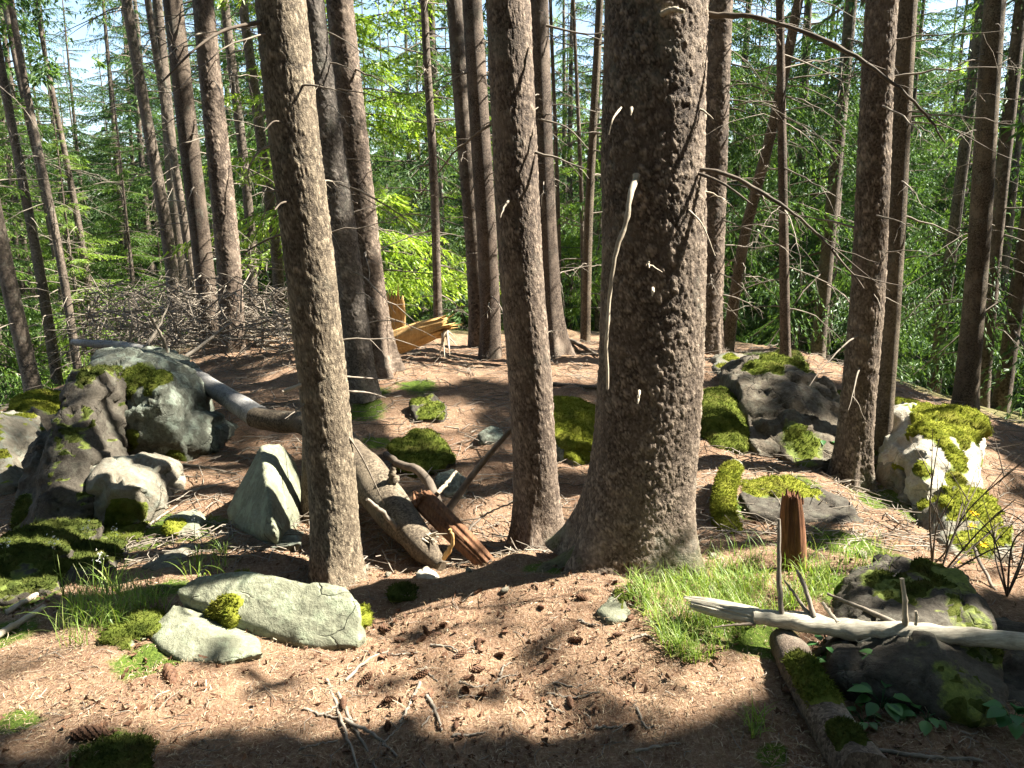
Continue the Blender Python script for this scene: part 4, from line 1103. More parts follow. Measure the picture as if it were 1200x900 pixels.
rock('small dark mossy lump on the soil right of the pale flat stones', [block([(453,692,3.05),(470,682,3.12),(490,690,3.06),(488,704,2.95),(458,705,2.95)], .12)], 'rock_dark', .011, .012, .1, [], 'moss_dark')
rock('small white stone beside the broken end of the fallen trunk', [block([(488,672,3.3),(499,662,3.36),(513,674,3.3),(507,687,3.2),(489,685,3.2)], .1)], 'rock_pale', .010, .008)
rock('boulder with bright moss between the straight trunk and the thickest trunk', [block([(638,484,5.1),(650,468,5.35),(674,471,5.4),(704,480,5.3),(708,530,4.9),(676,545,4.75),(646,522,4.85),(665,490,5.05)], .4)], 'rock_blue', .016, .025, .55, [(672,510,4.95,.14,1.2), (700,490,5.1,.16,1), (690,525,4.8,.16,1.1)], 'moss_lime')
rock('dark green moss covered rock in the shaded hollow left of the straight trunk', [block([(455,524,5.0),(480,508,5.25),(512,514,5.2),(532,540,4.9),(500,556,4.75),(464,550,4.8)], .35)], 'rock_dark', .016, .025, .05, [], 'moss')
rock('small dark stone under the moss covered rock in the hollow', [block([(512,560,4.7),(530,552,4.75),(548,566,4.65),(540,582,4.5),(518,580,4.5)], .15)], 'rock_blue', .014, .015)
rock('grey stone with a dry twig star on it in the hollow', [block([(478,470,5.9),(505,462,6.0),(525,476,5.9),(520,492,5.7),(486,492,5.7)], .25)], 'rock_dark', .018, .02, .75, [], 'moss')
rock('bluish stone low in the hollow near the straight trunk', [block([(560,505,5.3),(575,496,5.4),(592,503,5.35),(590,520,5.2),(566,520,5.2)], .2)], 'rock_blue', .016, .015)
rock('round boulder fully covered in green moss right of the thickest trunk', [block([(816,478,4.95),(828,460,5.2),(850,456,5.3),(876,478,5.1),(886,514,4.75),(872,528,4.6),(838,524,4.6),(820,502,4.75),(850,485,4.8)], .4)], 'rock_dark', .016, .02, -.25, [(850,490,4.85,.3,1)], 'moss', .02)
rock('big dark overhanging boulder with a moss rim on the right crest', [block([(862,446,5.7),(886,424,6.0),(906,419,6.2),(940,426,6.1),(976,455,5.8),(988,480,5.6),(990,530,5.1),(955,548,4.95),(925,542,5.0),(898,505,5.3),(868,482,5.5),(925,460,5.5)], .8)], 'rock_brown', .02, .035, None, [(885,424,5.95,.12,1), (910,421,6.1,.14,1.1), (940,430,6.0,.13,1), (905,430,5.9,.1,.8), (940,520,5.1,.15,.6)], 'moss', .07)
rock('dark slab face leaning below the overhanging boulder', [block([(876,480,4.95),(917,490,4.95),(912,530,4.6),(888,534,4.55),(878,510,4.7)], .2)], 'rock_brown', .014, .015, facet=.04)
rock('small mossy boulder at the top of the right crest by the reddish trunk', [block([(838,420,6.6),(850,411,6.8),(882,417,6.7),(888,440,6.2),(862,454,6.0),(842,442,6.2)], .4)], 'rock_tan', .018, .025, None, [(868,432,6.3,.18,1.2), (858,418,6.6,.1,.7)], 'moss_lime')
rock('dark stone at the foot of the slender pole', [block([(906,420,7.2),(920,408,7.4),(938,414,7.3),(950,432,6.9),(915,436,6.8)], .3)], 'rock_dark', .02, .025, .5, [], 'moss_dark')
rock('moss topped left block of the pale outcrop at right', [block([(1040,486,5.9),(1056,470,6.3),(1092,474,6.3),(1098,520,5.7),(1094,560,5.3),(1060,556,5.3),(1042,535,5.5)], .5)], 'rock_tan', .018, .025, None, [(1070,480,6.1,.3,1.3), (1050,520,5.6,.1,.6), (1085,525,5.6,.12,.7)], 'moss_lime')
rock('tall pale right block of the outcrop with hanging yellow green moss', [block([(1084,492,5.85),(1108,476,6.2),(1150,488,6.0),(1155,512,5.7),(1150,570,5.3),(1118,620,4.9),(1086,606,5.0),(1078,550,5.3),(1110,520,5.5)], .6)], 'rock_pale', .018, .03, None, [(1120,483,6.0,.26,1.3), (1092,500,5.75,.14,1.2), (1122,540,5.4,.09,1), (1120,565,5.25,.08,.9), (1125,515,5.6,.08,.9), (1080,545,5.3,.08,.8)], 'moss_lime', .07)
rock('dark cracked ledge behind the dark trunk on the right', [block([(948,470,5.7),(985,462,5.9),(1040,474,6.0),(1044,520,5.6),(1040,556,5.2),(990,560,5.1),(952,545,5.1)], .6), block([(1030,500,5.6),(1060,505,5.6),(1062,545,5.3),(1034,552,5.2)], .3)], 'rock_brown', .018, .02, .8, [(1030,476,5.95,.12,1), (985,466,5.9,.1,.8)], 'moss', .07)
rock('narrow pale slab standing at the right end of the pale outcrop', [block([(1118,488,5.75),(1150,486,5.9),(1156,520,5.6),(1150,575,5.2),(1124,588,5.1),(1116,540,5.4)], .4)], 'rock_pale', .014, .012, None, [(1140,486,5.85,.09,1), (1153,540,5.4,.06,.7)], 'moss_lime', .03)
rock('beige cracked block below the moss topped block of the pale outcrop', [block([(1052,545,5.3),(1078,538,5.4),(1100,556,5.2),(1098,590,4.95),(1060,585,5.0)], .3)], 'rock_tan', .014, .015, None, [(1090,545,5.25,.08,1), (1060,548,5.3,.06,.8)], 'moss_lime', .04)
rock('low moss draped rock at the foot of the pale outcrop', [block([(1105,600,5.0),(1130,578,5.25),(1170,582,5.2),(1184,606,4.9),(1180,650,4.5),(1130,660,4.4),(1108,640,4.6)], .35)], 'rock_tan', .016, .025, .8, [(1120,590,5.1,.1,1), (1165,600,4.9,.1,1), (1140,640,4.6,.08,.8)], 'moss_lime', .06)
rock('sloping dark slab under the mossy ledge right of the thickest trunk', [block([(866,580,4.3),(880,562,4.55),(930,560,4.6),(965,572,4.55),(990,586,4.4),(1012,610,4.1),(985,618,4.0),(940,612,4.0),(880,606,4.05)], .35)], 'rock_dark', .015, .02, None, [(880,566,4.45,.1,1.2), (905,566,4.45,.1,1.2), (935,566,4.45,.1,1), (955,572,4.4,.07,.7)], 'moss_lime')
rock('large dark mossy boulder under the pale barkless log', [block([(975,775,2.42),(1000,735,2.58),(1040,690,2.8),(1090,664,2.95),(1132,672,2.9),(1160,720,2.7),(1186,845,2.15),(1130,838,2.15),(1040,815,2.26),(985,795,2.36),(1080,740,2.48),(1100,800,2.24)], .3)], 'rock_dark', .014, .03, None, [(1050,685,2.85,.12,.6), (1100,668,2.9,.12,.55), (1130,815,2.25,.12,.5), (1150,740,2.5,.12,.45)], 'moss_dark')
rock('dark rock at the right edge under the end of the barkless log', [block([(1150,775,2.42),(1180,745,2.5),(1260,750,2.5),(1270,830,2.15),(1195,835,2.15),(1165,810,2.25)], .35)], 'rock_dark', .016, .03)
rock('mossy dark stone cut by the bottom edge at lower left', [block([(85,893,2.06),(118,872,2.15),(158,874,2.14),(175,900,2.0),(165,925,1.92),(90,925,1.92)], .15)], 'rock_dark', .012, .015, .4, [(130,885,2.05,.06,.7)], 'moss_dark')
rock('pale mossy stone at the left edge of the sunlit grass', [block([(699,716,2.82),(722,695,2.95),(744,700,2.94),(742,724,2.77),(712,727,2.74)], .12)], 'rock', .011, .012, .8, [], 'moss')
rock('flat shaded stone near the foot of the wedge stone', [block([(305,632,3.82),(330,620,3.92),(352,624,3.9),(352,636,3.78),(318,642,3.74)], .15)], 'rock_blue', .012, .01)
for (x, y, r) in [(592, 698, .022), (430, 668, .025), (548, 672, .02), (455, 676, .02), (1010, 655, .03), (835, 655, .025)]:
    p = hit(x, y)
    v = RNG.normal(0, 1, (14, 3)); v /= np.linalg.norm(v, axis=1)[:, None]
    Vh, Fh = hull(v * np.array([r, r, r * .75]) + p + np.array([0, 0, r * .35]))
    mb = MB(); mb.add(Vh, Fh); tag(obj('pebble', mb, M['rock_tan'], smooth=True), 'small rounded tan pebble on the needle litter', 'pebble', 'pebbles on the needle litter')

# ------------------------------------------------------------------ fallen trunks, stumps, sticks
def log_mb(pts, radpx, ns=18, n=60, rough=.004, seed=0, cap=True, jag=0.0):
    P = spline([W(*p) for p in pts], n); Yv = np.interp(np.linspace(0, 1, n), np.linspace(0, 1, len(pts)), [p[2] for p in pts])
    r = np.interp(np.linspace(0, 1, n), np.linspace(0, 1, len(radpx)), radpx) * Yv / FPX
    def fn(P_, rr, th):
        q = np.stack([np.cos(th)[None] * rr * 3, np.sin(th)[None] * rr * 3, np.broadcast_to(np.arange(n)[:, None] * .05, rr.shape)], -1).reshape(-1, 3)
        return rr * (1 + (.25 * rough / .004) * .25 * fbm(q, 4, 3, seed).reshape(rr.shape))
    mb = MB(); add_tube(mb, P, r, ns, cap=cap, rad_fn=fn)
    return mb, P, r
def splinters(mb, p, d, L, n, w, rng, spread=.25, side=None):
    """a sheaf of wood splinters from p along d"""
    d = np.asarray(d, float) / np.linalg.norm(d)
    a = np.cross(d, [0, 0, 1.]); a /= np.linalg.norm(a); b = np.cross(a, d)
    for _ in range(n):
        u, v_ = rng.normal(0, .5, 2)
        o = p + (a * u + b * v_) * w
        dd = d + a * rng.normal(0, spread) + b * rng.normal(0, spread)
        l = L * rng.uniform(.35, 1.1)
        q = np.linspace(0, 1, 4)
        add_tube(mb, o + dd * (q * l)[:, None], w * rng.uniform(.12, .4) * np.array([1, .85, .5, .06]), 4)
rg = np.random.default_rng(77)
p0 = hit(430, 600)
ft = thing('fallen_tree', 'long grey fallen tree snapped in the middle, left of the straight brown trunk', 'fallen tree', p0)
mb, P, r = log_mb([(86, 401, 7.2), (150, 407, 6.8), (200, 424, 6.2), (250, 455, 5.6), (290, 481, 5.15), (304, 489, 5.05)], [4, 6, 9, 11, 13.5, 14], 14)
obj('upper_stem', mb, M['bark_pale'], ft)
mb, P, r = log_mb([(297, 489, 5.0), (330, 494, 4.9), (362, 497, 4.8), (395, 518, 4.55), (425, 552, 4.25), (465, 602, 3.9), (495, 640, 3.62), (518, 664, 3.46)], [12, 13.5, 15, 20, 27, 25, 18, 7], 22, 70, .006, 4)
obj('lower_stem', mb, M['bark_tan'], ft)
mb = MB(); splinters(mb, W(487, 632, 3.68), W(528, 664, 3.42) - W(487, 632, 3.68), .12, 7, .035, rg, .12); splinters(mb, W(500, 630, 3.6), W(530, 640, 3.45) - W(500, 630, 3.6), .12, 9, .03, rg, .15)
obj('splintered_end', mb, M['pale'], ft)
for pts, r0, r1, m_ in [([(467, 622, 3.72), (448, 600, 3.65), (430, 585, 3.6)], .017, .008, 'dead'), ([(462, 565, 4.0), (460, 556, 3.98), (461, 548, 3.98)], .03, .015, 'bark_tan'), ([(520, 655, 3.45), (531, 635, 3.42), (527, 620, 3.42)], .012, .006, 'fresh'),
                    ([(408, 520, 4.4), (428, 540, 4.25), (448, 560, 4.1)], .012, .009, 'pale'), ([(195, 415, 6.2), (190, 395, 6.1), (175, 370, 6.0)], .02, .01, 'dead'), ([(205, 428, 6.1), (240, 402, 6.3), (272, 378, 6.5)], .018, .008, 'dead'), ([(170, 408, 6.5), (185, 385, 6.6), (200, 350, 6.8)], .016, .006, 'dead'),
                    ([(150, 406, 6.8), (155, 380, 6.8), (150, 350, 6.9)], .012, .006, 'dead')]:
    br(ft, path_branch(pts, r0, r1, 7, 14, .002), m_)
def ridged_plank(A, B, w, th_, mat, name, label, cat, seed, jag=.3, n=46, m=18):
    """split piece of wood between A and B with fibre ridges and a jagged far end"""
    A, B = np.asarray(A, float), np.asarray(B, float); d = B - A; L = np.linalg.norm(d); d /= L
    toCam = np.array([0, 0, CAM_H]) - (A + B) / 2
    s = np.cross(d, toCam); s /= np.linalg.norm(s); nrm = np.cross(s, d)
    u = np.linspace(0, 1, n); v = np.linspace(-1, 1, m)
    rv = vn(np.stack([v * 3, v * 0 + seed, v * 0], 1), 2.0, seed)
    endj = 1 - jag * (.5 + .5 * vn(np.stack([v * 4, v * 0, v * 0 + seed], 1), 1.7, seed + 3))
    stj = jag * .4 * (.5 + .5 * vn(np.stack([v * 4, v * 0 + 3, v * 0 + seed], 1), 1.9, seed + 4))
    front, back = [], []
    for k in range(n):
        q = stj + (endj - stj) * u[k]
        ww = w * (1 - .35 * u[k] ** 3)
        ridge = .22 * th_ * vn(np.stack([v * 9, v * 0 + u[k] * .7, v * 0 + seed], 1), 1.6, seed + 7) + .16 * th_ * vn(np.stack([v * 22, v * 0 + u[k] * 2, v * 0], 1), 1.3, seed + 8)
        c = A + d * (q * L)[:, None] + s * (v * ww)[:, None]
        cur = th_ * np.sqrt(np.maximum(0, 1 - v * v))
        front.append(c + nrm * (cur * .7 + ridge * (1 - v * v))[:, None]); back.append(c - nrm * (cur * .5)[:, None])
    G = np.concatenate([np.array(front), np.array(back)[:, ::-1]], 1)
    k2 = 2 * m; V = G.reshape(-1, 3)
    i_ = np.arange(n - 1)[:, None] * k2; j_ = np.arange(k2)[None]
    F = np.stack([i_ + j_, i_ + (j_ + 1) % k2, i_ + k2 + (j_ + 1) % k2, i_ + k2 + j_], -1).reshape(-1, 4)
    mb = MB(); mb.add(V, F)
    for row in (0, n - 1):
        jj = np.arange(m - 1); base = row * k2
        mb.f4.append(np.stack([base + jj, base + jj + 1, base + k2 - 2 - jj, base + k2 - 1 - jj], 1))
    t = thing(name, label, cat, A)
    return t, mb, d, nrm
t, mb, d, nrm = ridged_plank(W(492, 582, 3.95), W(584, 674, 3.42), .062, .05, 'slab', 'split_log', 'rotten brown split slab of wood leaning beside the broken trunk end', 'log', 5, .12)
obj('wood', mb, M['slab'], t)
mb = MB(); splinters(mb, W(500, 588, 3.9), W(488, 575, 4.0) - W(500, 588, 3.9), .14, 12, .05, rg); obj('splinters', mb, M['slab'], t)
p = hit(930, 668)
t, mb, d, nrm = ridged_plank(p - np.array([0, 0, .06]), W(928, 574, p[1] + .02), .058, .055, 'rotten', 'rotten_stump', 'rotten red brown broken stump standing behind the sunlit grass', 'stump', 9, .14)
obj('wood', mb, M['rotten'], t)
mb = MB(); splinters(mb, W(930, 590, p[1] + .02), np.array([0, 0, 1.]) + .02, .06, 9, .045, rg, .1); obj('splinters', mb, M['rotten'], t)
t, mb, d, nrm = ridged_plank(W(457, 404, 7.1), W(534, 376, 6.9), .115, .1, 'fresh', 'splintered_log', 'orange freshly splintered log end pointing right behind the flared trunk', 'log', 15, .35)
obj('wood', mb, M['fresh'], t)
mb = MB(); splinters(mb, W(500, 388, 6.98), W(540, 374, 6.9) - W(500, 388, 6.98), .32, 26, .07, rg, .22); obj('splinters', mb, M['fresh'], t)
mb = MB(); splinters(mb, W(520, 390, 6.9), W(532, 420, 6.8) - W(515, 390, 6.9), .25, 7, .04, rg, .4); obj('torn_bark', mb, M['pale'], t)
t, mb, d, nrm = ridged_plank(W(460, 402, 7.3), W(464, 326, 7.3), .115, .06, 'fresh', 'splintered_stump', 'tall orange splintered stump standing behind the flared trunk', 'stump', 22, .5)
obj('wood', mb, M['fresh'], t)
# pale barkless log in the right foreground
bl = thing('fallen_log', 'pale barkless log with bare branch stubs in the right foreground', 'log', W(1000, 738, 2.410))
mb, P, r = log_mb([(882, 722, 2.490), (930, 727, 2.470), (1000, 738, 2.430), (1080, 742, 2.390), (1160, 748, 2.350), (1260, 757, 2.310)], [7.5, 12.5, 13, 12.5, 12, 11], 18, 90, .016, 8)
obj('stem', mb, M['logpale'], bl)
t_, mb, d, nrm = ridged_plank(W(890, 724, 2.490), W(797, 703, 2.550), .034, .026, 'pale', 'tmp', 'x y z w', 'log', 31, .2)
bpy.data.objects.remove(t_); obj('broken_tip', mb, M['logpale'], bl)
for pts, r0, r1, m_ in [([(916, 722, 2.470), (913, 680, 2.500), (913, 608, 2.530)], .011, .006, 'dead'), ([(953, 722, 2.450), (944, 690, 2.490), (934, 668, 2.530)], .010, .006, 'dead'), ([(950, 724, 2.450), (935, 702, 2.500), (919, 680, 2.550)], .008, .004, 'dead'),
                        ([(1061, 732, 2.390), (1060, 705, 2.380), (1057, 678, 2.380)], .010, .008, 'pale'), ([(1056, 734, 2.410), (1015, 715, 2.550), (970, 696, 2.700)], .011, .006, 'dead'), ([(1108, 738, 2.410), (1070, 712, 2.600), (1040, 692, 2.750), (1046, 678, 2.800), (1056, 668, 2.850)], .008, .004, 'dead'),
                        ([(982, 730, 2.430), (972, 718, 2.470), (964, 706, 2.510)], .009, .006, 'pale'), ([(1063, 745, 2.370), (1064, 756, 2.350), (1064, 768, 2.350)], .005, .003, 'pale'), ([(985, 745, 2.450), (960, 765, 2.430), (940, 775, 2.450)], .014, .010, 'dead_dark'), ([(1073, 732, 2.370), (1074, 724, 2.370), (1073, 716, 2.370)], .006, .005, 'pale'),
                        ([(1020, 748, 2.370), (1008, 752, 2.350), (1003, 750, 2.330)], .003, .002, 'pale'), ([(885, 731, 2.470), (862, 732, 2.450), (836, 735, 2.430)], .006, .002, 'dead_dark')]:
    br(bl, path_branch(pts, r0, r1, 7, 14, .0008), m_)
ml = thing('mossy_log', 'thick moss backed log running to the bottom edge at right', 'log', hit(950, 830))
def glog(pts, r, moss_top=True):
    P = np.array([hit(*p) for p in pts]); P[:, 2] += r * .45
    return spline(P, 40)
P = glog([(918, 768), (935, 800), (955, 840), (985, 890), (1010, 930)], .1)
mb = MB(); add_tube(mb, P, np.linspace(.055, .072, 40), 20, rad_fn=lambda P_, rr, th: rr * (1 + .12 * fbm(np.stack([np.cos(th)[None] * rr * 3, np.sin(th)[None] * rr * 3, np.broadcast_to(np.arange(len(rr))[:, None] * .02, rr.shape)], -1).reshape(-1, 3), 9, 3, 2).reshape(rr.shape)))
obj('stem', mb, M['bark'], ml)
th = np.linspace(.25, 2.6, 14); T_, A_, B_ = frames(P)
def moss_coat(P, r, parent, k0, k1, th0, th1, mat='moss', h=.012, seed=0, dens=26000):
    T_, A_, B_ = frames(P); m = 14; th = np.linspace(th0, th1, m); kk = np.arange(k0, k1)
    env = np.sqrt(np.clip(np.minimum(th - th0, th1 - th) / .6, 0, 1))[None] * np.sqrt(np.clip(np.minimum(kk - k0, k1 - 1 - kk) / 4, 0, 1))[:, None]
    V = P[kk][:, None] + (np.cos(th)[None, :, None] * A_[kk][:, None] + np.sin(th)[None, :, None] * B_[kk][:, None]) * (np.asarray(r)[kk][:, None] * 1.02 - .008 + (h + .008) * env)[..., None]
    V = V.reshape(-1, 3); n = len(kk)
    V = V + .005 * np.stack([fbm(V, 40, 2, s_) for s_ in (1, 2, 3)], 1)
    i_, j_ = np.meshgrid(np.arange(m - 1), np.arange(n - 1))
    F = np.stack([j_ * m + i_, j_ * m + i_ + 1, (j_ + 1) * m + i_ + 1, (j_ + 1) * m + i_], -1).reshape(-1, 4)
    Nn = vnormals(V, F); ctr = np.repeat(P[kk], m, 0)
    if ((V - ctr) * Nn).sum() < 0: Nn = -Nn
    mb = MB(); mb.add(V, F); mb.tris(fuzz(V, F, Nn, env.ravel(), np.random.default_rng(seed), dens))
    tag(obj('moss', mb, M[mat], parent), kind='stuff')
moss_coat(P, np.linspace(.055, .072, 40), ml, 8, 26, .3, 2.5)
moss_coat(P, np.linspace(.055, .072, 40), ml, 28, 38, .5, 2.2, 'moss_dark')
mr = thing('mossy_root', 'mossy arched root left of the mossy ledge behind the grass', 'root', hit(852, 600))
P = spline([W(862, 545, 4.35), W(852, 565, 4.2), W(848, 590, 4.05), W(852, 618, 3.85), W(866, 640, 3.7)], 30); 
mb = MB(); add_tube(mb, P, np.linspace(.045, .05, 30), 12); obj('wood', mb, M['bark'], mr)
moss_coat(P, np.linspace(.045, .05, 30), mr, 0, 30, -.8, 3.6, 'moss_lime', .016, 3)

def stick(label, pts, r0, r1, mat, group=None, ground=True, name='fallen_stick', rough=.002):
    if ground:
        P = np.array([hit(*p[:2]) for p in pts]); P[:, 2] += max(r0, r1) * .8
    else: P = np.array([W(*p) for p in pts])
    n = 18; P = spline(P, n); P[1:-1] += RNG.normal(0, rough, (n - 2, 3))
    mb = MB(); add_tube(mb, P, np.linspace(r0, r1, n), 7)
    return tag(obj(name, mb, M[mat], origin=P[0]), label, 'stick', group)
stick('brown stick leaning up to the straight trunk from the rotten slab', [(525, 598, 3.95), (550, 562, 4.0), (580, 525, 4.05), (613, 487, 4.05)], .022, .012, 'dead_dark', None, False)
stick('grey curved branch arching onto the rotten slab', [(452, 532, 4.5), (470, 545, 4.3), (492, 552, 4.15), (507, 575, 4.05), (512, 592, 4.0)], .02, .032, 'dead_dark', None, False)
stick('pale forked twig reaching right from the rotten slab', [(545, 628, 3.65), (560, 610, 3.7), (580, 597, 3.75), (612, 585, 3.8)], .007, .003, 'dead', None, False)
stick('short pale broken stick standing behind the rotten slab', [(513, 578, 4.0), (524, 566, 4.05), (535, 552, 4.1)], .014, .008, 'pale', None, False)
stick('long pale stick lying right of the outcrop', [(186, 545), (225, 548), (278, 558)], .012, .006, 'dead')
stick('pale stick upper of the two at the left edge', [(8, 722), (40, 702), (88, 678)], .014, .008, 'pale')
stick('pale stick lower of the two at the left edge', [(-15, 756), (20, 738), (52, 716)], .016, .012, 'pale')
stick('short stick leaning by the little grey stone', [(158, 640), (176, 618), (208, 594)], .010, .006, 'dead')
stick('pale stick along the bottom edge at right', [(968, 886), (1020, 884), (1080, 890), (1150, 897)], .008, .005, 'dead')
stick('dark mossy branch lying on the crest left of the thickest trunk', [(645, 398), (672, 404), (700, 420)], .035, .015, 'dead_dark', None, True)
stick('dark stick on the crest beside the thickest trunk', [(640, 452), (690, 456), (720, 458)], .02, .012, 'dead_dark')
for k, (lab, pts) in enumerate([('thick stick of the bundle at the bottom left of centre', [(383, 800), (400, 850), (420, 905)]), ('second stick of the bundle at the bottom', [(396, 815), (418, 860), (442, 905)]),
    ('curved pale stick across the bundle at the bottom', [(405, 845), (440, 868), (466, 890)]), ('short stick right of the bundle at the bottom', [(492, 805), (478, 832), (470, 850)]),
    ('long thin stick above the bundle', [(405, 800), (430, 778), (455, 765)]), ('stick slanting over the litter right of the bundle', [(500, 820), (512, 845), (518, 862)])]):
    stick(lab, pts, .0068, .0035, 'dead', 'sticks on the foreground litter')
for k in range(46):
    a = np.array([RNG.uniform(330, 760), RNG.uniform(690, 890)]) if k < 22 else np.array([RNG.uniform(420, 700), RNG.uniform(550, 660)]) if k < 36 else np.array([RNG.uniform(200, 420), RNG.uniform(560, 640)])
    an = RNG.uniform(-1.2, 1.2); l = RNG.uniform(25, 70)
    b = a + np.array([math.cos(an), math.sin(an) * .5]) * l
    c = (a + b) / 2 + RNG.normal(0, 4, 2)
    where = 'on the sunlit foreground needles' if k < 22 else 'in the shaded hollow' if k < 36 else 'on the soil left of the slim tan trunk'
    stick('thin dry stick lying ' + where, [tuple(a), tuple(c), tuple(b)], RNG.uniform(.003, .006), .002, 'dead', 'thin dry sticks ' + where)
# brushwood
mbs = MB()
for k in range(760):
    x, y, Y = RNG.uniform(100, 352), RNG.uniform(335, 415), RNG.uniform(7.2, 10)
    p = W(x, y, Y); g_ = gz1(p[0], p[1]); p[2] = max(p[2], g_) + .01
    an = RNG.uniform(0, 6.28); l = RNG.uniform(.2, 1.0)
    q = np.linspace(0, 1, 5)[:, None]
    d = np.array([math.cos(an), math.sin(an) * .7, RNG.normal(.05, .35)])
    P = p + d * l * q + RNG.normal(0, .045, (5, 3)) + np.array([0, 0, -.25]) * q ** 2 * l
    add_tube(mbs, P, RNG.uniform(.003, .009) * np.linspace(1, .3, 5), 4, RNG.random())
tag(obj('brushwood', mbs, M['dead']), 'tangle of bare grey twigs heaped round the thick sunlit trunk at left', 'brushwood', None, 'stuff')
for k in range(18):
    x, y, Y = RNG.uniform(150, 350), RNG.uniform(372, 412), RNG.uniform(7.3, 8.8)
    p = W(x, y, Y); p[2] = max(p[2], gz1(p[0], p[1]) + .03)
    an = RNG.choice([0, math.pi]) + RNG.normal(0, .4)
    mb = dead_branch(p, an, RNG.uniform(.6, 1.6), RNG.uniform(-.05, .35), RNG.uniform(.0, .2), RNG.uniform(.009, .02), RNG, 6)
    tag(obj('fallen_branch', mb, M['dead' if k % 3 else 'pale'], origin=p), 'bare grey branch lying in the brushwood left of the slim tan trunk', 'branch', 'bare branches lying in the brushwood')

# ------------------------------------------------------------------ litter
def needles(n, sample, lmin, lmax, wd, rng, lift=.004, bend=.3):
    pts = sample(n)
    an = rng.random(n) * 6.283; l = rng.uniform(lmin, lmax, n)
    el = rng.normal(0, .22, n)
    d = np.stack([np.cos(an) * np.cos(el), np.sin(an) * np.cos(el), np.sin(el)], 1)
    s = np.stack([-np.sin(an), np.cos(an), rng.normal(0, .5, n)], 1)
    mid = pts + np.array([0, 0, 1]) * (rng.random(n) * lift * 2)[:, None]
    k = (np.cross(d, s) * (bend * l * rng.normal(0, .5, n))[:, None]) + s * (bend * .4 * l * rng.normal(0, 1, n))[:, None]
    a = mid - d * l[:, None] / 2; b = mid + d * l[:, None] / 2; c = mid + k
    w_ = s * (wd * rng.uniform(.6, 1.4, n))[:, None] / 2
    V = np.stack([a - w_, a + w_, c + w_, c - w_, b], 1).reshape(-1, 3)
    o = np.arange(n)[:, None] * 5
    return V, np.concatenate([o + np.array([[0, 1, 2]]), o + np.array([[0, 2, 3]]), o + np.array([[3, 2, 4]])])
def sample_near(n, y0=1.75, y1=5.2, p=1.6):
    y = y0 + (y1 - y0) * RNG.random(n) ** p
    x = (RNG.random(n) * 2 - 1) * (y * .74 + .35)
    return np.stack([x, y, gz(x, y) + .002], 1)
mb = MB()
V, F = needles(48000, sample_near, .012, .03, .0016, RNG); mb.add(V, F, np.repeat(np.clip(RNG.normal(.5, .25, 48000), 0, 1), 5))
V, F = needles(6000, lambda n: sample_near(n, 1.75, 8.2, 1.1), .025, .08, .0019, RNG); mb.add(V, F, np.repeat(np.clip(RNG.normal(.4, .3, 6000), 0, 1), 5))
tag(obj('needle_litter', mb, M['litter'], smooth=False), 'dry brown spruce needles scattered over the soil', 'needle litter', None, 'stuff')
mb = MB()
for k in range(6200):
    if k < 900: p = sample_near(1, 1.75, 4.2)[0]; l = RNG.uniform(.03, .11); r_ = RNG.uniform(.0009, .0022)
    else: p = sample_near(1, 3.5, 8.5, 1.25)[0]; l = RNG.uniform(.06, .45); r_ = RNG.uniform(.0018, .0045)
    an = RNG.random() * 6.28; q = np.linspace(-.5, .5, 4)[:, None]
    P = p + np.array([math.cos(an), math.sin(an), RNG.normal(0, .08)]) * q * l + RNG.normal(0, .09 * l, (4, 3)) * np.array([1, 1, .5]) + np.array([0, 0, r_ + .004])
    add_tube(mb, P, r_ * np.array([1, .9, .8, .5]), 3, RNG.random(), cap=False)
tag(obj('twig_litter', mb, M['dead']), 'small dry twigs strewn over the forest floor', 'twig litter', None, 'stuff')
mb = MB()
c = sample_near(5000, 1.75, 4.2)
c = c[fbm(c, 3.2, 3, 71) + .25 * RNG.normal(0, 1, len(c)) > .12]
n = len(c)
for sgn in (0, 1):
    q = RNG.normal(0, 1, (n, 4, 3)) * .006 * RNG.uniform(.3, 1.5, (n, 1, 1))
    T = c[:, None] + q + np.array([0, 0, .005])
    for f in ((0, 1, 2), (0, 2, 3), (0, 3, 1), (1, 3, 2)): mb.tris(T[:, list(f)], RNG.random(n))
tag(obj('bark_crumbs', mb, M['cone'], smooth=False), 'brown crumbs of bark and cone scales on the soil', 'bark litter', None, 'stuff')
# spruce cones
def cone_mesh(rng, L=.085, R0=.017):
    mb = MB(); u = np.linspace(0, 1, 9)
    prof = R0 * .75 * np.sin(np.pi * np.clip(u * .97 + .015, 0, 1)) ** .6
    add_tube(mb, np.stack([u * L - L / 2, u * 0, u * 0], 1), prof, 8)
    k = 0
    for i_ in range(70):
        u_ = .03 + .92 * i_ / 70; a = i_ * 2.399
        rr = R0 * math.sin(math.pi * min(1, u_ * .86 + .1)) ** .7
        rad = np.array([0, math.cos(a), math.sin(a)]); tan = np.array([0, -math.sin(a), math.cos(a)]); ax_ = np.array([1., 0, 0])
        p = np.array([u_ * L - L / 2, 0, 0]) + rad * rr * .55
        w_ = R0 * .42
        q = np.array([p - tan * w_, p + tan * w_, p + rad * rr * .6 + ax_ * .009 + tan * w_ * .7, p + rad * rr * .72 + ax_ * .013, p + rad * rr * .6 + ax_ * .009 - tan * w_ * .7])
        mb.add(q, [[0, 1, 2], [0, 2, 4], [4, 2, 3]])
    V, F3, F4_, A = mb.arrays()
    return to_mesh('spruce_cone', V, F3, F4_, M['cone'], False, {'v': A})
CM = [cone_mesh(RNG) for _ in range(2)]
spots = [(200, 796), (104, 868), (112, 862)] + [(RNG.uniform(400, 780), RNG.uniform(690, 870)) for _ in range(24)] + [(430, 800), (560, 790), (553, 800), (545, 812), (540, 770), (500, 745), (585, 770), (640, 775), (470, 755)]
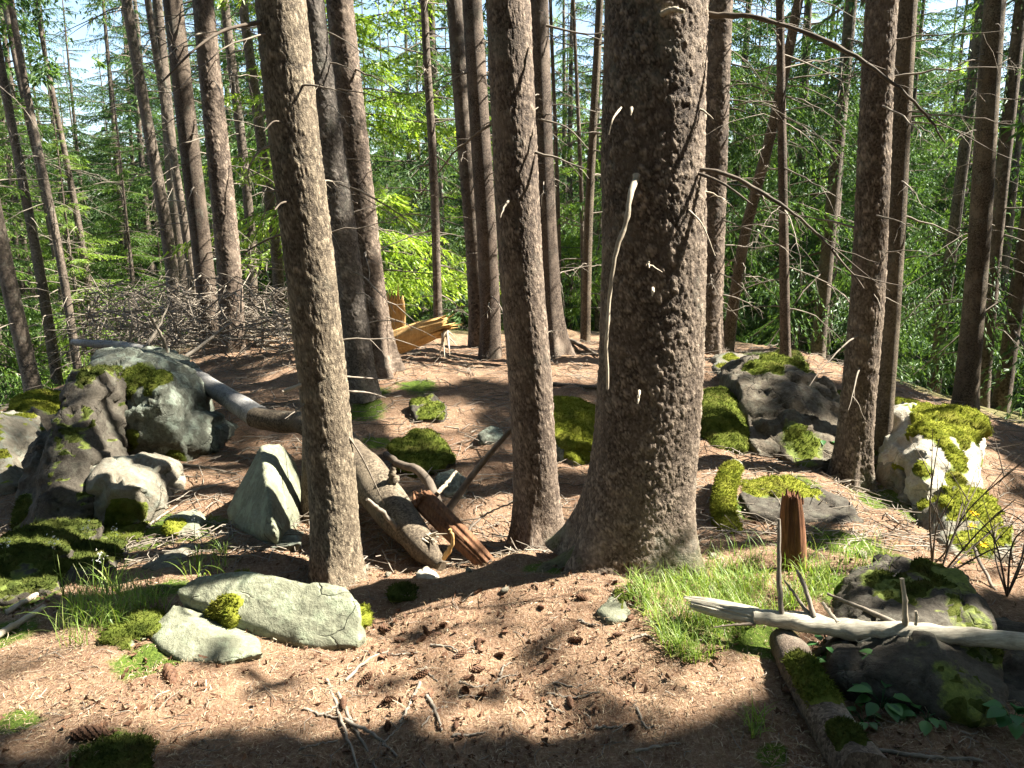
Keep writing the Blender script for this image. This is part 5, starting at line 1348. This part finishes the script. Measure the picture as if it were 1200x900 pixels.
for k, (x, y) in enumerate(spots):
    p = hit(x, y); p[2] += .008
    o = link('spruce_cone', CM[k % 2], None, p)
    s_ = RNG.uniform(.4, .72) if k > 2 else 1.15
    o.scale = (s_,) * 3; o.rotation_euler = (RNG.random() * 6, RNG.normal(0, .35), RNG.random() * 6)
    tag(o, 'dark brown spruce cone near the two pale flat stones' if k == 0 else 'dark spruce cone in the shade at the lower left' if k < 3 else 'small brown spruce cone lying on the foreground needles', 'cone', None if k == 0 else 'spruce cones in the lower left shade' if k < 3 else 'spruce cones on the foreground needles')

# ------------------------------------------------------------------ grass and herbs
def blades(pts, lmin, lmax, wd, rng, lean=.95, nseg=5):
    n = len(pts); an = rng.random(n) * 6.283; l = rng.uniform(lmin, lmax, n); b = rng.uniform(.15, 1.0, n) * lean
    t = np.linspace(0, 1, nseg + 1)
    dirh = np.stack([np.cos(an), np.sin(an), np.zeros(n)], 1); sd = np.stack([-np.sin(an), np.cos(an), np.zeros(n)], 1)
    curve = np.sin(t[None] * b[:, None] * 2.0)
    H_ = l[:, None] * (t[None] * np.cos(b[:, None] * 1.25 * t[None])); X = l[:, None] * .75 * curve * t[None]
    P = pts[:, None] + dirh[:, None] * X[..., None] + np.array([0, 0, 1]) * H_[..., None]
    w_ = (wd * rng.uniform(.6, 1.3, n))[:, None] * (1 - t[None] ** 2.2) + .0002
    V = np.stack([P - sd[:, None] * w_[..., None], P + sd[:, None] * w_[..., None]], 2).reshape(-1, 3)
    o = (np.arange(n) * (nseg + 1) * 2)[:, None, None] + (np.arange(nseg) * 2)[None, :, None] + np.array([0, 1, 3, 2])[None, None]
    return V, o.reshape(-1, 4), np.repeat(np.clip(rng.normal(.5, .25, n), 0, 1), (nseg + 1) * 2)
def grass(poly, n, lmin, lmax, wd, label, cl=.5, seed=0):
    rng = np.random.default_rng(seed)
    q = poly_points(poly, n * 3, rng)
    P = np.array([hit(*a) for a in q])
    k = vn(P, 9, seed) + rng.normal(0, cl, len(P)) > 0
    P = P[k][:n]; P[:, 2] -= .005
    V, F, A = blades(P, lmin, lmax, wd, rng)
    mb = MB(); mb.add(V, F, A)
    return tag(obj('grass', mb, M['grass']), label, 'grass', None, 'stuff')
grass([(738, 672), (770, 664), (840, 662), (905, 668), (965, 672), (985, 692), (930, 720), (880, 738), (850, 770), (815, 785), (780, 770), (760, 735), (735, 705)], 3600, .045, .125, .0013, 'bright green grass tuft right of the thickest trunk', .45, 1)
grass([(95, 765), (60, 760), (85, 700), (120, 690), (190, 700), (205, 720), (150, 735)], 560, .05, .19, .0015, 'tall loose grass between the left stones', .5, 2)
grass([(205, 660), (270, 640), (270, 680), (215, 690)], 90, .05, .15, .0018, 'sparse pale grass above the flat stones', .5, 3)
grass([(820, 640), (880, 650), (1030, 640), (1060, 700), (900, 670)], 300, .05, .16, .0014, 'thin grass around the rotten stump', .5, 4)
grass([(870, 850), (890, 845), (900, 865), (880, 872)], 60, .05, .1, .0018, 'small shaded grass tuft left of the moss backed log', .5, 5)
grass([(1000, 660), (1040, 650), (1060, 690), (1010, 695)], 150, .05, .15, .0014, 'grass beside the dark boulder top', .5, 6)
def stalk(px, py, topx, topy, label, group, heads=6, Y=None):
    p = hit(px, py); top = W(topx, topy, p[1] - .03)
    t = thing('wild_flower', label, 'flower', p, group)
    mb = MB(); P = spline([p - np.array([0, 0, .02]), p * .5 + top * .5 + RNG.normal(0, .012, 3), top], 10); add_tube(mb, P, np.linspace(.0022, .001, 10), 4)
    obj('stem', mb, M['grass'], t)
    mb = MB()
    for k in range(heads * 4):
        c = top + RNG.normal(0, .012, 3) * np.array([1, 1, 1.2]); q = RNG.normal(0, .0032, (1, 3, 3)); mb.tris(c + q)
    obj('flower_head', mb, M['white'], t, smooth=False)
    V, F, A = blades(np.repeat(p[None], 6, 0), .08, .2, .003, RNG); mb = MB(); mb.add(V, F, A); obj('leaves', mb, M['grass'], t)
for k, (a, lab) in enumerate([((126, 705, 101, 618), 'white flowered stalk leftmost over the left grass'), ((140, 700, 134, 622), 'white flowered stalk in the middle of the left grass'), ((75, 700, 61, 635), 'pale flower head over the low mossy boulder'),
                              ((8, 690, 5, 634), 'white flower at the left edge of the view'), ((232, 668, 229, 605), 'white flower standing above the pale flat stones'), ((128, 690, 118, 652), 'short flower stalk between the left grass stalks')]):
    stalk(*a, lab, 'white flowers on the left', 7)
def ovate(mb, p, d, up, L, w_, a=0.5):
    s = np.cross(d, up); s /= np.linalg.norm(s); u = np.cross(s, d)
    prof = [(0, .0), (.2, .7), (.45, 1), (.7, .75), (.88, .38), (1, 0)]
    V = []
    for t_, wv in prof:
        c = p + d * L * t_ + u * (-.25 * L * t_ * t_)
        V += [c - s * w_ * wv + u * w_ * .3 * wv, c, c + s * w_ * wv + u * w_ * .3 * wv]
    F = []
    for k in range(len(prof) - 1):
        b = k * 3; F += [[b, b + 1, b + 4, b + 3], [b + 1, b + 2, b + 5, b + 4]]
    mb.add(V, F, a)
def herb(px, py, label, n=6, L=.05, h=.06, group='leafy herbs at the lower right'):
    p = hit(px, py); t = thing('leafy_plant', label, 'plant', p, group)
    mb, ms = MB(), MB()
    n = int(n * 1.8)
    for k in range(n):
        an = k * 2.4 + RNG.normal(0, .3); hh = h * RNG.uniform(.5, 1.2)
        q = p + np.array([math.cos(an) * .03, math.sin(an) * .03, hh])
        add_tube(ms, np.array([p, (p + q) / 2 + [0, 0, .01], q]), .0012, 3)
        d = np.array([math.cos(an), math.sin(an), RNG.uniform(-.3, .3)]); d /= np.linalg.norm(d)
        ovate(mb, q, d, np.array([0, 0, 1.]), L * RNG.uniform(.7, 1.2), L * RNG.uniform(.3, .42), RNG.random())
    obj('stem', ms, M['leaf'], t); obj('leaves', mb, M['leaf'], t)
for a in [(1000, 805, 'shaded herb left of the others below the dark boulder', 6, .045, .05), (1032, 835, 'broad leaved herb in the middle of the lower right shade', 8, .06, .05), (1035, 800, 'herb close under the dark mossy boulder', 6, .06, .07), (965, 775, 'small herb under the pale barkless log', 5, .04, .05),
          (1085, 850, 'low herb right of the broad leaved one', 5, .045, .03), (1185, 862, 'herb cut by the right edge at the bottom', 8, .06, .06), (1010, 850, 'small herb beside the moss backed log', 5, .04, .03), (975, 790, 'little herb between the log and dark boulder', 4, .04, .04)]: herb(*a)
herb(962, 545, 'pale green seedling in front of the dark trunk on the right', 9, .05, .16, None)
herb(930, 440, 'pale green seedling on the overhanging boulder', 7, .05, .1, None)
# bare dark shrubs at the right edge with yellow flowers
SH = [('bare dark shrub nearest the right edge', (1180, 700), [(1165, 610), (1210, 560), (1230, 610), (1140, 600), (1205, 640)]), ('bare upright twig shrub before the pale outcrop', (1092, 665), [(1100, 515), (1085, 575), (1112, 590)]),
      ('bare dark shrub leaning right before the low moss draped rock', (1098, 680), [(1200, 540), (1190, 585), (1215, 610), (1150, 560), (1180, 640)])]
for lab, b_, tips in SH:
    p = hit(*b_); t = thing('bare_shrub', lab, 'shrub', p, None)
    for (tx, ty) in tips:
        q = W(tx, ty, p[1] + RNG.uniform(-.35, .2))
        P = spline([p, p * .5 + q * .5 + RNG.normal(0, .03, 3) + np.array([0, 0, .03]), q], 14)
        mb = MB(); add_tube(mb, P, np.linspace(.005, .0016, 14), 5)
        for _ in range(4):
            k = RNG.integers(4, 12); d = (q - p) * .3 + RNG.normal(0, .09, 3)
            add_tube(mb, np.array([P[k], P[k] + d * .5 + [0, 0, .01], P[k] + d]), np.array([.003, .002, .001]), 3)
        obj('stem', mb, M['dead_dark'], t)
for k, ((x, y), lab) in enumerate([((1141, 603), 'yellow flower topmost in the shrubs at right'), ((1137, 617), 'yellow flower second from the top in the shrubs at right'), ((1152, 640), 'yellow flower lower in the shrubs at right'), ((1124, 661), 'lowest yellow flower beside the dark boulder')]):
    p = W(x, y, 3.35); g_ = np.array([p[0] + .04, p[1] + .02, gz1(p[0] + .04, p[1] + .02)])
    t = thing('yellow_flower', lab, 'flower', g_, 'yellow flowers at the right edge')
    mb = MB(); add_tube(mb, spline([g_, (g_ + p) / 2 + RNG.normal(0, .02, 3), p], 8), .0016, 4); obj('stem', mb, M['grass'], t)
    mb = MB()
    for j_ in range(26):
        an = j_ * 2.4; d = np.array([math.cos(an), math.sin(an) - .6, .5 + .3 * RNG.random()]); d /= np.linalg.norm(d)
        ovate(mb, p + RNG.normal(0, .004, 3), d, np.array([0, .3, 1.]), .023 * RNG.uniform(.7, 1.1), .005)
    obj('petals', mb, M['yellow'], t)
for pts, lab in [([(1140, 640, 3.3), (1165, 690, 3.1), (1200, 735, 2.95)], 'pale bent stick by the yellow flowers at right'), ([(1115, 672, 3.2), (1150, 705, 3.05), (1190, 740, 2.9)], 'pale stick lying over the dark boulder at right'), ([(1145, 705, 3.1), (1180, 712, 3.0), (1215, 740, 2.9)], 'grey stick at the right edge above the barkless log')]:
    stick(lab, pts, .008, .006, 'dead', None, False)
